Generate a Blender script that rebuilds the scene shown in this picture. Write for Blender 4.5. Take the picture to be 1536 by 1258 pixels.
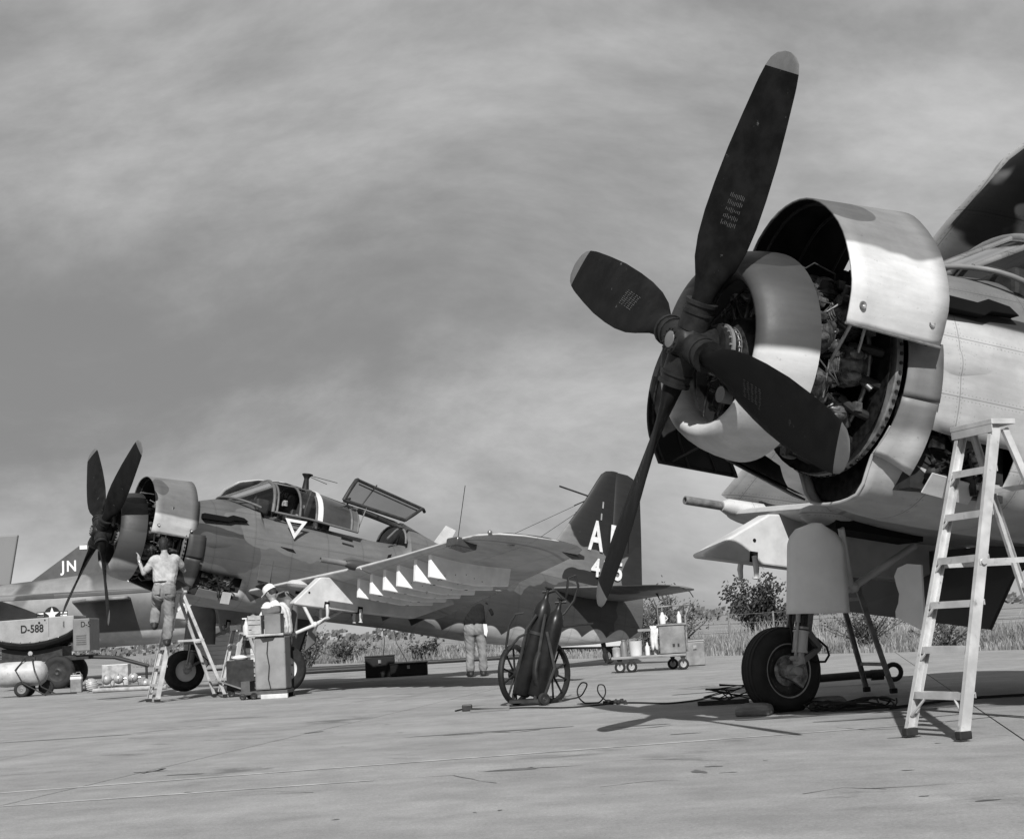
import bpy, bmesh, math, random
from mathutils import Vector, Matrix, Euler
R = math.radians
random.seed(7)
for o in list(bpy.data.objects): bpy.data.objects.remove(o)
sc = bpy.context.scene
col = sc.collection
# ------------------------------------------------------------------ camera
CH, CF, CPX, CPY = 0.862, 2154.08, 768.0, 629.0
FW = Vector((0.0, 0.98963186, 0.1436272)); RT = Vector((0.99824708, 0.00850045, -0.05857048)); UP = Vector((0.05918411, -0.14337544, 0.98789712))
CAM = Vector((0, 0, CH))
cd = bpy.data.cameras.new('camera'); cam = bpy.data.objects.new('camera', cd); col.objects.link(cam)
cd.sensor_fit = 'HORIZONTAL'; cd.sensor_width = 36; cd.lens = CF / 1536 * 36; cd.clip_end = 4000; cd.clip_start = .05
m = Matrix((RT, UP, -FW)).transposed().to_4x4(); m.translation = CAM
cam.matrix_world = m
sc.camera = cam
# ------------------------------------------------------------------ sky and sun
SUN_AZ, SUN_EL = 0.0, 38.0        # heading the light travels towards (right of the view), elevation
w = bpy.data.worlds.new('World'); sc.world = w; w.use_nodes = True
nt = w.node_tree; nt.nodes.clear()
def WN(t, **k):
    n = nt.nodes.new(t)
    for a, b in k.items(): setattr(n, a, b)
    return n
def WL(a, b): nt.links.new(a, b)
out = WN('ShaderNodeOutputWorld'); bg = WN('ShaderNodeBackground'); bg.inputs['Strength'].default_value = .088
sky = WN('ShaderNodeTexSky', sky_type='NISHITA', sun_disc=False); sky.sun_elevation = R(SUN_EL); sky.sun_rotation = R(180 + SUN_AZ)
sky.air_density = 1.2; sky.dust_density = 2.2; sky.ozone_density = 1.0
bw = WN('ShaderNodeRGBToBW'); WL(sky.outputs[0], bw.inputs[0])
tc = WN('ShaderNodeTexCoord'); sep = WN('ShaderNodeSeparateXYZ'); WL(tc.outputs['Generated'], sep.inputs[0])
ad = WN('ShaderNodeMath', operation='ADD'); ad.inputs[1].default_value = .8; mx = WN('ShaderNodeMath', operation='MAXIMUM'); mx.inputs[1].default_value = 0
WL(sep.outputs[2], mx.inputs[0]); WL(mx.outputs[0], ad.inputs[0])
dx = WN('ShaderNodeMath', operation='DIVIDE'); dy = WN('ShaderNodeMath', operation='DIVIDE')
WL(sep.outputs[0], dx.inputs[0]); WL(ad.outputs[0], dx.inputs[1]); WL(sep.outputs[1], dy.inputs[0]); WL(ad.outputs[0], dy.inputs[1])
cmb = WN('ShaderNodeCombineXYZ'); WL(dx.outputs[0], cmb.inputs[0]); WL(dy.outputs[0], cmb.inputs[1])
def sky_noise(scale, loc, detail, rough, dist, stretch):
    mp = WN('ShaderNodeMapping'); mp.inputs['Rotation'].default_value = (0, 0, R(-16)); mp.inputs['Scale'].default_value = stretch; mp.inputs['Location'].default_value = loc
    WL(cmb.outputs[0], mp.inputs[0])
    n1 = WN('ShaderNodeTexNoise'); n1.inputs['Scale'].default_value = scale; n1.inputs['Detail'].default_value = detail; n1.inputs['Roughness'].default_value = rough; n1.inputs['Distortion'].default_value = dist
    WL(mp.outputs[0], n1.inputs['Vector']); return n1.outputs[0]
SKY_LOC = (15.07, 10.31, 0)
nb = sky_noise(1.25, SKY_LOC, 3, .5, .2, (.8, 1.25, 1)); nf = sky_noise(4.6, (1.3, 4.1, 0), 9, .62, .25, (.75, 1.3, 1))
cl = WN('ShaderNodeMath', operation='MULTIPLY_ADD'); cl.inputs[1].default_value = .42; WL(nf, cl.inputs[0])
cb = WN('ShaderNodeMath', operation='MULTIPLY'); cb.inputs[1].default_value = .58; WL(nb, cb.inputs[0]); WL(cb.outputs[0], cl.inputs[2])
cr = WN('ShaderNodeMapRange', interpolation_type='SMOOTHSTEP'); cr.inputs[1].default_value = .385; cr.inputs[2].default_value = .69
WL(cl.outputs[0], cr.inputs[0])
mixc = WN('ShaderNodeMix', data_type='FLOAT'); WL(cr.outputs[0], mixc.inputs[0])
pw = WN('ShaderNodeMath', operation='POWER'); pw.inputs[1].default_value = .12; WL(bw.outputs[0], pw.inputs[0])
sm = WN('ShaderNodeMath', operation='MULTIPLY'); sm.inputs[1].default_value = 1.8; WL(pw.outputs[0], sm.inputs[0])
sa = WN('ShaderNodeMath', operation='MULTIPLY'); sa.inputs[1].default_value = 5.2; WL(pw.outputs[0], sa.inputs[0])
WL(sm.outputs[0], mixc.inputs[2]); WL(sa.outputs[0], mixc.inputs[3])
WL(mixc.outputs[0], bg.inputs['Color']); WL(bg.outputs[0], out.inputs[0])
sl = bpy.data.lights.new('sun', 'SUN'); sl.energy = 5.0; sl.angle = R(.55); sl.color = (1, .995, .985)
so = bpy.data.objects.new('sun', sl); col.objects.link(so)
sd = Vector((math.sin(R(SUN_AZ)) * math.cos(R(SUN_EL)), math.cos(R(SUN_AZ)) * math.cos(R(SUN_EL)), -math.sin(R(SUN_EL))))
so.rotation_euler = sd.to_track_quat('-Z', 'Y').to_euler(); so.location = (0, 0, 30)
vs = sc.view_settings; vs.view_transform = 'Standard'; vs.look = 'None'; vs.gamma = 1; vs.use_curve_mapping = False; vs.exposure = 0.45
sc.render.resolution_x = 1024; sc.render.resolution_y = 838

# ------------------------------------------------------------------ helpers
def gp(px, py, z=0.0):
    d = FW + RT * ((px - CPX) / CF) - UP * ((py - CPY) / CF)
    return CAM + d * ((z - CH) / d.z)
def at(px, py, Y):
    d = FW + RT * ((px - CPX) / CF) - UP * ((py - CPY) / CF)
    return CAM + d * (Y / d.y)
def V(*a): return Vector(a)
class MB:
    """collects geometry; flip=True takes aircraft coordinates (aft, port, up)"""
    def __init__(s, flip=False): s.v = []; s.f = []; s.m = []; s.mi = 0; s.flip = flip; s.T = None
    def add(s, vs_, fs):
        o = len(s.v)
        for p in vs_:
            p = Vector(p)
            if s.T is not None: p = s.T @ p
            s.v.append((-p[0], p[1], p[2]) if s.flip else (p[0], p[1], p[2]))
        for f in fs: s.f.append(tuple(i + o for i in f)); s.m.append(s.mi)
        return s
    def box(s, c, d, rot=None):
        c = Vector(c); h = Vector(d) / 2; M = rot if rot is not None else Matrix.Identity(3)
        vs_ = [c + M @ Vector((x * h.x, y * h.y, z * h.z)) for x in (-1, 1) for y in (-1, 1) for z in (-1, 1)]
        return s.add(vs_, [(0, 1, 3, 2), (4, 6, 7, 5), (0, 4, 5, 1), (2, 3, 7, 6), (0, 2, 6, 4), (1, 5, 7, 3)])
    def ring(s, c, ax, r, n, ph=0, ref=None):
        ax = Vector(ax).normalized(); a = Vector(ref) if ref else (Vector((0, 0, 1)) if abs(ax.z) < .9 else Vector((1, 0, 0)))
        e1 = (a - ax * a.dot(ax)).normalized(); e2 = ax.cross(e1)
        return [Vector(c) + (e1 * math.cos(ph + 2 * math.pi * i / n) + e2 * math.sin(ph + 2 * math.pi * i / n)) * r for i in range(n)]
    def cyl(s, p0, p1, r0, r1=None, n=12, cap=True):
        p0 = Vector(p0); p1 = Vector(p1); r1 = r0 if r1 is None else r1
        return s.loft([s.ring(p0, p1 - p0, r0, n), s.ring(p1, p1 - p0, r1, n)], cap, cap)
    def loft(s, rings, cap0=False, cap1=False, closed=True, skip=None):
        n = len(rings[0]); vs_ = [p for r in rings for p in r]; fs = []
        for i in range(len(rings) - 1):
            for j in range(n if closed else n - 1):
                if skip and skip(i, j): continue
                k = (j + 1) % n; fs.append((i * n + j, i * n + k, (i + 1) * n + k, (i + 1) * n + j))
        if cap0: fs.append(tuple(range(n - 1, -1, -1)))
        if cap1: fs.append(tuple((len(rings) - 1) * n + j for j in range(n)))
        return s.add(vs_, fs)
    def tube(s, pts, r, n=6, closed=False, cap=True):
        pts = [Vector(p) for p in pts]; rings = []; N = len(pts); prev = None
        for i, p in enumerate(pts):
            t = (pts[(i + 1) % N] - pts[i - 1]) if closed else (pts[min(i + 1, N - 1)] - pts[max(i - 1, 0)])
            if t.length < 1e-9: t = Vector((0, 0, 1))
            t.normalize()
            if prev is None:
                a = Vector((0, 0, 1)) if abs(t.z) < .9 else Vector((1, 0, 0)); e = (a - t * a.dot(t)).normalized()
            else: e = (prev - t * prev.dot(t)).normalized()
            prev = e; e2 = t.cross(e); rr = r[i] if isinstance(r, (list, tuple)) else r
            rings.append([p + (e * math.cos(2 * math.pi * j / n) + e2 * math.sin(2 * math.pi * j / n)) * rr for j in range(n)])
        if closed: rings.append(rings[0])
        return s.loft(rings, cap and not closed, cap and not closed)
    def prism(s, poly, off):
        off = Vector(off); n = len(poly); a = [Vector(p) - off / 2 for p in poly]; b = [Vector(p) + off / 2 for p in poly]
        return s.add(a + b, [tuple(range(n))] + [tuple(range(2 * n - 1, n - 1, -1))] + [(i, (i + 1) % n, n + (i + 1) % n, n + i) for i in range(n)])
    def lathe(s, prof, c=(0, 0, 0), ax=(0, 0, 1), n=24, cap=False):
        ax = Vector(ax).normalized(); c = Vector(c)
        return s.loft([s.ring(c + ax * h, ax, max(r, 1e-4), n) for h, r in prof], cap, cap)
    def sph(s, c, r, n=14, k=8, sc_=(1, 1, 1), rot=None):
        c = Vector(c); M = rot if rot is not None else Matrix.Identity(3); rings = []
        for i in range(k + 1):
            t = math.pi * i / k; rr = max(math.sin(t), 1e-3)
            rings.append([c + M @ Vector((rr * math.cos(2 * math.pi * j / n) * r * sc_[0], rr * math.sin(2 * math.pi * j / n) * r * sc_[1], math.cos(t) * r * sc_[2])) for j in range(n)])
        return s.loft(rings)
    def grid(s, rows):
        return s.loft(rows, closed=False)
    def build_split(s, name, mat_, parent=None, smooth=38, bevel=0):
        par = list(range(len(s.v)))
        def fd(a):
            while par[a] != a: par[a] = par[par[a]]; a = par[a]
            return a
        for f in s.f:
            for q in f[1:]: par[fd(q)] = fd(f[0])
        grp = {}
        for f in s.f: grp.setdefault(fd(f[0]), []).append(f)
        for fs in grp.values():
            b = MB(); ids = sorted({i for f in fs for i in f}); mp_ = {k: n for n, k in enumerate(ids)}; b.v = [s.v[i] for i in ids]; b.f = [tuple(mp_[i] for i in f) for f in fs]; b.m = [0] * len(fs); b.build(name, mat_, parent, smooth, bevel)
    def build(s, name, mat_, parent=None, smooth=38, bevel=0, solid=0, sub=0):
        me = bpy.data.meshes.new(name); me.from_pydata(s.v, [], s.f)
        ms = mat_ if isinstance(mat_, (list, tuple)) else [mat_]
        for x in ms: me.materials.append(x)
        me.polygons.foreach_set('material_index', s.m)
        bm = bmesh.new(); bm.from_mesh(me); bmesh.ops.recalc_face_normals(bm, faces=bm.faces); bm.to_mesh(me); bm.free()
        if smooth:
            me.polygons.foreach_set('use_smooth', [True] * len(me.polygons)); me.set_sharp_from_angle(angle=R(smooth))
        o = bpy.data.objects.new(name, me); col.objects.link(o)
        if parent: o.parent = parent
        if solid: q = o.modifiers.new('s', 'SOLIDIFY'); q.thickness = solid; q.offset = 0
        if bevel: q = o.modifiers.new('b', 'BEVEL'); q.width = bevel; q.segments = 2; q.limit_method = 'ANGLE'; q.angle_limit = R(40)
        if sub: q = o.modifiers.new('u', 'SUBSURF'); q.levels = sub; q.render_levels = sub
        return o
def tag(o, label=None, cat=None, group=None, kind=None):
    if label: o['label'] = label
    if cat: o['category'] = cat
    if group: o['group'] = group
    if kind: o['kind'] = kind
    return o
def empty(name, loc=(0, 0, 0), rz=0.0, label=None, cat=None, group=None):
    o = bpy.data.objects.new(name, None); col.objects.link(o); o.location = loc; o.rotation_euler = (0, 0, rz); o.empty_display_size = .2
    return tag(o, label, cat, group)
def inst(src, name, parent, M=None):
    o = bpy.data.objects.new(name, src.data); col.objects.link(o); o.parent = parent
    for md in src.modifiers:
        q = o.modifiers.new(md.name, md.type)
        for a in ('width', 'segments', 'limit_method', 'angle_limit', 'thickness', 'offset', 'levels', 'render_levels'):
            if hasattr(md, a):
                try: setattr(q, a, getattr(md, a))
                except Exception: pass
    if M is not None: o.matrix_local = M
    return o
# ------------------------------------------------------------------ materials (all grey: the photograph is black and white)
class NT:
    def __init__(s, name):
        s.mat = bpy.data.materials.new(name); s.mat.use_nodes = True; s.t = s.mat.node_tree; s.t.nodes.clear()
        s.o = s.n('ShaderNodeOutputMaterial'); s.p = s.n('ShaderNodeBsdfPrincipled'); s.l(s.p.outputs[0], s.o.inputs[0])
        s.tc = s.n('ShaderNodeTexCoord')
    def n(s, t, **k):
        x = s.t.nodes.new(t)
        for a, b in k.items(): setattr(x, a, b)
        return x
    def l(s, a, b): s.t.links.new(a, b)
    def val(s, sock, v):
        if isinstance(v, (int, float)): sock.default_value = v
        else: s.l(v, sock)
    def math(s, op, a, b=0.0, c=None, clamp=False):
        x = s.n('ShaderNodeMath', operation=op, use_clamp=clamp); s.val(x.inputs[0], a); s.val(x.inputs[1], b)
        if c is not None: s.val(x.inputs[2], c)
        return x.outputs[0]
    def mapr(s, v, a, b, c=0.0, d=1.0, smooth=True):
        x = s.n('ShaderNodeMapRange', interpolation_type='SMOOTHSTEP' if smooth else 'LINEAR'); s.val(x.inputs[0], v)
        for i, q in ((1, a), (2, b), (3, c), (4, d)): s.val(x.inputs[i], q)
        return x.outputs[0]
    def noise(s, scale, detail=4, rough=.55, vec=None, dist=0, stretch=None, loc=None):
        vec = vec if vec is not None else s.tc.outputs['Object']
        if stretch or loc:
            mpn = s.n('ShaderNodeMapping'); s.l(vec, mpn.inputs[0])
            if stretch: mpn.inputs['Scale'].default_value = stretch
            if loc: mpn.inputs['Location'].default_value = loc
            vec = mpn.outputs[0]
        x = s.n('ShaderNodeTexNoise'); x.inputs['Scale'].default_value = scale; x.inputs['Detail'].default_value = detail; x.inputs['Roughness'].default_value = rough; x.inputs['Distortion'].default_value = dist
        s.l(vec, x.inputs['Vector']); return x.outputs[0]
    def mix(s, f, a, b):
        x = s.n('ShaderNodeMix', data_type='FLOAT'); s.val(x.inputs[0], f); s.val(x.inputs[2], a); s.val(x.inputs[3], b); return x.outputs[0]
    def color(s, v): s.val(s.p.inputs['Base Color'], s.math('MULTIPLY', v, .79)) if not isinstance(v, (int, float)) else setattr(s.p.inputs['Base Color'], 'default_value', (v * .79, v * .79, v * .79, 1))
    def bump(s, h, strength, dist=.01):
        x = s.n('ShaderNodeBump'); x.inputs['Strength'].default_value = strength; x.inputs['Distance'].default_value = dist; s.l(h, x.inputs['Height']); s.l(x.outputs[0], s.p.inputs['Normal'])
MATS = {}
def mat(name, c, rough=.6, metal=0., var=.18, scale=5., bump=.15, bd=.004, spots=0., spotc=.02, bscale=None, stretch=None, spec=None):
    if name in MATS: return MATS[name]
    t = NT(name); a = t.noise(scale, 6, .6, stretch=stretch)
    v = t.mapr(a, .3, .7, c * (1 - var), c * (1 + var))
    if spots:
        b = t.noise(scale * 2.3, 5, .65, loc=(3, 7, 1)); v = t.mix(t.mapr(b, .62 - spots * .12, .72 - spots * .08, 0, .6), v, spotc)
    t.color(v); t.p.inputs['Metallic'].default_value = metal
    t.val(t.p.inputs['Roughness'], t.mapr(a, .3, .7, max(rough - .1, .05), min(rough + .1, 1)))
    if spec is None and c < .05: spec = .2
    if spec is not None: t.p.inputs['Specular IOR Level'].default_value = spec
    if bump: t.bump(t.noise(bscale or scale * 6, 5, .6), bump, bd)
    MATS[name] = t.mat; return t.mat
def camo(name, base, patches, zu=None, under=.5, zamp=.02, zfreq=1.2, soft=.03, scallop=None, tiltu=0., tilt0=0., lines=True, rough=.5):
    """camouflage in aircraft coordinates: patches (aft, up, r_aft, r_up, colour); below zu the underside colour"""
    if name in MATS: return MATS[name]
    t = NT(name); P = t.tc.outputs['Object']; sp = t.n('ShaderNodeSeparateXYZ'); t.l(P, sp.inputs[0])
    U = t.math('MULTIPLY', sp.outputs[0], -1.0); W = sp.outputs[2]
    big = t.noise(1.6, 2, .5); fine = t.noise(7, 6, .65); streak = t.noise(5, 5, .6, stretch=(.35, 1, 2.2)); dirt = t.noise(1.3, 7, .68, loc=(4, 2, 8))
    v = base
    for (cu, cw, ru, rw, c) in patches:
        a = t.math('MULTIPLY', t.math('SUBTRACT', U, cu), 1 / ru); b = t.math('MULTIPLY', t.math('SUBTRACT', W, cw), 1 / rw)
        d = t.math('SQRT', t.math('ADD', t.math('MULTIPLY', a, a), t.math('MULTIPLY', b, b)))
        d = t.math('ADD', d, t.math('MULTIPLY', t.math('SUBTRACT', big, .5), 1.1))
        v = t.mix(t.mapr(d, 1 - soft, 1 + soft, 1, 0), v, c)
    if zu is not None:
        z = t.math('SUBTRACT', W, t.math('MULTIPLY', t.math('MAXIMUM', t.math('SUBTRACT', U, tilt0), 0.), tiltu)) if tilt0 else t.math('SUBTRACT', W, t.math('MULTIPLY', U, tiltu))
        if scallop:
            s_ = t.math('ABSOLUTE', t.math('SINE', t.math('MULTIPLY', U, math.pi / scallop[0])))
            edge = t.math('MULTIPLY_ADD', s_, scallop[1], zu)
        else:
            edge = t.math('MULTIPLY_ADD', t.math('SUBTRACT', t.noise(zfreq, 2, .5, loc=(1, 5, 3)), .5), zamp * 6, zu)
        k = t.mapr(t.math('SUBTRACT', z, edge), -soft, soft, 1, 0)
        v = t.mix(k, v, under)
    v = t.math('MULTIPLY', v, t.mapr(streak, .25, .75, .86, 1.1)); v = t.math('MULTIPLY', v, t.mapr(dirt, .3, .62, .8, 1.04))
    sp2 = t.noise(38, 3, .6); v = t.math('MULTIPLY', v, t.mapr(sp2, .66, .72, 1.0, .78))
    hgt = fine
    if lines:
        fu = t.math('ABSOLUTE', t.math('SUBTRACT', t.math('FRACT', t.math('MULTIPLY', U, 1 / .71)), .5))
        fw_ = t.math('ABSOLUTE', t.math('SUBTRACT', t.math('FRACT', t.math('MULTIPLY', W, 1 / .43)), .5))
        ln = t.math('MINIMUM', t.math('DIVIDE', fu, .0075), t.math('DIVIDE', fw_, .011))
        g = t.mapr(ln, .6, 1.2, .62, 1.0); v = t.math('MULTIPLY', v, g)
        du = t.math('ABSOLUTE', t.math('SUBTRACT', fu, .03)); dw = t.math('ABSOLUTE', t.math('SUBTRACT', t.math('FRACT', t.math('MULTIPLY', W, 1 / .034)), .5))
        rv = t.math('MULTIPLY', t.mapr(du, .004, .008, 1, 0), t.mapr(dw, .12, .2, 1, 0))
        du2 = t.math('ABSOLUTE', t.math('SUBTRACT', fw_, .05)); dw2 = t.math('ABSOLUTE', t.math('SUBTRACT', t.math('FRACT', t.math('MULTIPLY', U, 1 / .034)), .5))
        rv = t.math('MAXIMUM', rv, t.math('MULTIPLY', t.mapr(du2, .007, .012, 1, 0), t.mapr(dw2, .12, .2, 1, 0))); v = t.math('MULTIPLY', v, t.mapr(rv, 0, 1, 1, .72))
        chip = t.noise(22, 6, .7, loc=(5, 5, 5)); v = t.math('ADD', v, t.mapr(chip, .73, .75, 0, .12))
        hgt = t.math('ADD', t.math('MULTIPLY', fine, .25), g)
    t.color(v); t.val(t.p.inputs['Roughness'], t.mapr(dirt, .3, .7, rough + .12, rough - .08))
    t.p.inputs['Specular IOR Level'].default_value = .3; t.bump(hgt, .18, .006); MATS[name] = t.mat; return t.mat
BLACK = mat('black_void', .006, .9, bump=0)
RUB = mat('tyre_rubber', .022, .75, var=.35, scale=9, bump=.25)
ALU = mat('worn_aluminium', .56, .42, .3, .18, 5, .15, spots=.2, spotc=.16)
STEEL = mat('bare_steel', .32, .38, .7, .25, 12)
OILY = mat('oily_metal', .02, .42, .5, .6, 18, .3)
DARK = mat('dark_paint', .03, .5, 0, .3, 8)
GUN = mat('gun_metal', .016, .5, 0, .3, 12)
LGREY = mat('light_grey_paint', .5, .5, 0, .16, 3, .1, spots=-.55, spotc=.2)
WHITE = mat('white_paint', .6, .5, 0, .08, 4, .05)
MGREY = mat('mid_grey_paint', .15, .55, 0, .25, 3, .12)
CAN = mat('light_tin', .34, .45, .15, .25, 7, .1)
HOSE = mat('black_hose', .018, .55, 0, .2, 20, 0)
PROP = mat('propeller_black', .0085, .5, 0, .4, 6, .08, spots=-.35, spotc=.12, bscale=60, spec=.06)
PTIP = mat('propeller_tip_paint', .115, .5, 0, .12, 10, .05, spots=.1, spotc=.15)
WOOD = mat('weathered_wood', .17, .8, 0, .4, 7, .4, stretch=(1, 1, 6))
CLOTHW = mat('white_cotton', .62, .9, 0, .08, 9, .5, bd=.02, bscale=16)
CLOTHG = mat('faded_khaki_cotton', .33, .9, 0, .32, 5, .25, bd=.02, bscale=22)
CLOTHT = mat('pale_work_trousers', .18, .9, 0, .35, 5, .25, bd=.02, bscale=22)
CLOTHB = mat('black_cotton', .012, .95, 0, .3, 9, .5, bd=.02, bscale=16)
SKIN = mat('skin', .26, .55, 0, .1, 12, .1)
HAIR = mat('dark_hair', .02, .6, 0, .5, 60, .5)
LEATH = mat('dark_leather', .03, .5, 0, .3, 20, .2)
GLASSM = None
def glass_mat(tv=.8, nm='canopy_glass'):
    t = NT(nm); p = t.p
    p.inputs['Base Color'].default_value = (.9, .9, .9, 1); p.inputs['Roughness'].default_value = .04
    tr = t.n('ShaderNodeBsdfTransparent'); tr.inputs[0].default_value = (tv, tv, tv, 1); gl = t.n('ShaderNodeBsdfGlossy'); gl.inputs['Roughness'].default_value = .05; gl.inputs[0].default_value = (.9, .9, .9, 1)
    fr = t.n('ShaderNodeFresnel'); fr.inputs[0].default_value = 1.45; mxs = t.n('ShaderNodeMixShader')
    f = t.math('MULTIPLY_ADD', fr.outputs[0], .75, .03); t.l(f, mxs.inputs[0]); t.l(tr.outputs[0], mxs.inputs[1]); t.l(gl.outputs[0], mxs.inputs[2]); t.l(mxs.outputs[0], t.o.inputs[0])
    return t.mat
GLASS = glass_mat()
SMOKE = glass_mat(.42, 'smoked_glass')
TINT = mat('tinted_canopy', .05, .12, 0, .3, 2, 0)
# ------------------------------------------------------------------ ground
def tarmac_mat():
    t = NT('weathered_concrete'); P = t.n('ShaderNodeNewGeometry').outputs['Position']
    a = t.noise(.5, 8, .65, vec=P); b = t.noise(3.2, 9, .72, vec=P, loc=(3, 1, 0)); c = t.noise(55, 4, .7, vec=P); c2 = t.noise(170, 2, .6, vec=P)
    rot = t.n('ShaderNodeMapping'); rot.inputs['Rotation'].default_value = (0, 0, R(12)); t.l(P, rot.inputs[0])
    streak = t.noise(.9, 9, .68, vec=rot.outputs[0], stretch=(.55, 1.5, 1)); oil = t.noise(.8, 7, .64, vec=rot.outputs[0], stretch=(.8, 1.2, 1), loc=(9, 4, 2), dist=.4)
    v = t.mapr(a, .25, .75, .25, .32); v = t.math('MULTIPLY', v, t.mapr(b, .3, .7, .86, 1.1)); v = t.math('MULTIPLY', v, t.mapr(streak, .32, .62, .88, 1.05))
    v = t.math('MULTIPLY', v, t.mapr(oil, .58, .70, 1.0, .5)); v = t.math('MULTIPLY', v, t.mapr(c, .3, .72, .84, 1.14)); v = t.math('MULTIPLY', v, t.mapr(c2, .3, .7, .86, 1.12))
    speck = t.noise(8, 5, .72, vec=rot.outputs[0], stretch=(.7, 1.3, 1), loc=(2, 2, 2)); v = t.math('MULTIPLY', v, t.mapr(speck, .68, .75, 1, .5))
    tyre = t.noise(.7, 5, .6, vec=rot.outputs[0], stretch=(3.2, .12, 1), loc=(1, 8, 2)); v = t.math('MULTIPLY', v, t.mapr(tyre, .6, .75, 1, .8))
    t.color(v); t.val(t.p.inputs['Roughness'], t.mapr(oil, .58, .7, .9, .55)); t.p.inputs['Specular IOR Level'].default_value = .3; t.bump(t.math('ADD', c, t.math('MULTIPLY', b, 2.0)), .4, .012)
    return t.mat
CONC = tarmac_mat()
def field_mat():
    t = NT('dry_field_soil'); P = t.n('ShaderNodeNewGeometry').outputs['Position']
    v = t.mapr(t.noise(.25, 8, .7, vec=P), .3, .7, .12, .32); v = t.math('MULTIPLY', v, t.mapr(t.noise(5, 6, .7, vec=P), .3, .7, .7, 1.2)); t.color(v); t.p.inputs['Roughness'].default_value = .95
    return t.mat
FIELD = field_mat()
AX = V(math.sin(R(12)), math.cos(R(12)), 0); BX = V(AX.y, -AX.x, 0); G0 = V(-2.03, 14.12, 0)
E0 = V(4.38, 31.84, 0); ED = V(-.49, .872, 0)          # far edge of the apron
def build_ground():
    g = MB(); g.add([(-1500, -60, -.03), (1500, -60, -.03), (1500, 2500, -.03), (-1500, 2500, -.03)], [(0, 1, 2, 3)])
    tag(g.build('field', FIELD, smooth=0), kind='structure')
    # apron base (joint sealant) and slabs
    a = MB(); far = E0 + ED * 75; near = E0 - ED * 60
    a.add([(-70, -40, -.012), (near.x, near.y, -.012), (far.x, far.y, -.012), (-70, far.y + 10, -.012)], [(0, 1, 2, 3)])
    ap = tag(a.build('apron', mat('joint_sealant', .06, .8, bump=0), smooth=0), kind='structure')
    W, Ln, gap = 6.0, 4.7, .006; rnd = random.Random(3)
    nrm = V(ED.y, -ED.x, 0)   # points to the field
    if nrm.dot(V(1, 1, 0)) < 0: nrm = -nrm
    def clip(poly):
        outp = []
        for i, p in enumerate(poly):
            q = poly[(i + 1) % len(poly)]; dp = (p - E0).dot(nrm); dq = (q - E0).dot(nrm)
            if dp <= 0: outp.append(p)
            if dp * dq < 0: outp.append(p + (q - p) * (dp / (dp - dq)))
        return outp
    for i in range(-6, 5):
        for j in range(-4, 13):
            o = G0 + BX * (i * W) + AX * (j * Ln + .6)
            pl = [o + BX * x + AX * y for x, y in ((gap, gap), (W - gap, gap), (W - gap, Ln - gap), (gap, Ln - gap))]
            pl = clip(pl)
            if len(pl) < 3: continue
            cen = sum(pl, V(0, 0, 0)) / len(pl)
            if cen.y < -4 or abs(cen.x) > .62 * cen.y + 9: continue
            s = MB(); z = rnd.uniform(-.0006, .0006); s.prism([p + V(0, 0, -.03 + z) for p in pl], (0, 0, .06)); s.build('slab', CONC, ap, smooth=0)
    # beyond the near slabs the concrete goes on as one sheet
    b = MB(); q0 = G0 + AX * (13 * Ln + .6)
    pl = clip([V(-140, 62, -.004), V(60, 62, -.004), V(60, 150, -.004), V(-140, 150, -.004)]); b.add(pl, [tuple(range(len(pl)))]); b.build('far_sheet', CONC, ap, smooth=0)
    pl = [V(-140, 12, -.008), V(-22, 36, -.008), V(-36, 64, -.008), V(-140, 64, -.008)]; b = MB(); b.add(pl, [(0, 1, 2, 3)]); b.build('side_sheet', CONC, ap, smooth=0)
    # worn painted stripes
    PL = mat('worn_line_paint', .42, .8, 0, .3, 4, .1, spots=.9, spotc=.27)
    def stripe(p0, p1, w_):
        a_ = gp(*p0); b_ = gp(*p1); d = (b_ - a_).normalized(); n = V(-d.y, d.x, 0) * w_ / 2; s = MB(); z = V(0, 0, .0028)
        s.add([a_ - n + z, b_ - n + z, b_ + n + z, a_ + n + z], [(0, 1, 2, 3)]); s.build('painted_line', PL, ap, smooth=0)
    stripe((-40, 1192), (1420, 1083), .05); stripe((-40, 1212), (560, 1170), .045)
    # oil stains and cracks lying on the slabs
    ST = mat('oil_stain', .10, .5, 0, .4, 6, .1)
    rs = random.Random(11)
    def stain(px, py, wx, wy, rz=0.):
        c = gp(px, py); n = 18; s = MB(); ph = [rs.uniform(0, 6.3) for _ in range(4)]
        pts = []
        for k in range(n):
            a_ = 2 * math.pi * k / n; r_ = 1 + .25 * math.sin(2 * a_ + ph[0]) + .18 * math.sin(3 * a_ + ph[1]) + .12 * math.sin(5 * a_ + ph[2])
            x, y = wx * r_ * math.cos(a_), wy * r_ * math.sin(a_); pts.append((c.x + x * math.cos(rz) - y * math.sin(rz), c.y + x * math.sin(rz) + y * math.cos(rz), .0022))
        s.add(pts, [tuple(range(n))]); s.build('oil_stain', ST, ap, smooth=0)
    for a_ in [(1048, 1157, .035, .09), (1070, 1149, .05, .03), (770, 1154, .16, .05, .2), (690, 1100, .35, .04, .1), (800, 1093, .3, .05), (90, 1108, .6, .06, .1), (222, 1157, .1, .03), (280, 1161, .12, .03), (470, 1098, .12, .05, 1.2), (1400, 1060, .5, .12), (1180, 1075, .45, .16), (960, 1088, .3, .04, .1), (1300, 1078, .4, .06), (560, 1020, .9, .3), (1360, 1105, .1, .03), (1480, 1200, .05, .02), (1025, 1100, .1, .03)]: stain(*a_)
    CR = mat('crack_dark', .02, .9, bump=0)
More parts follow.
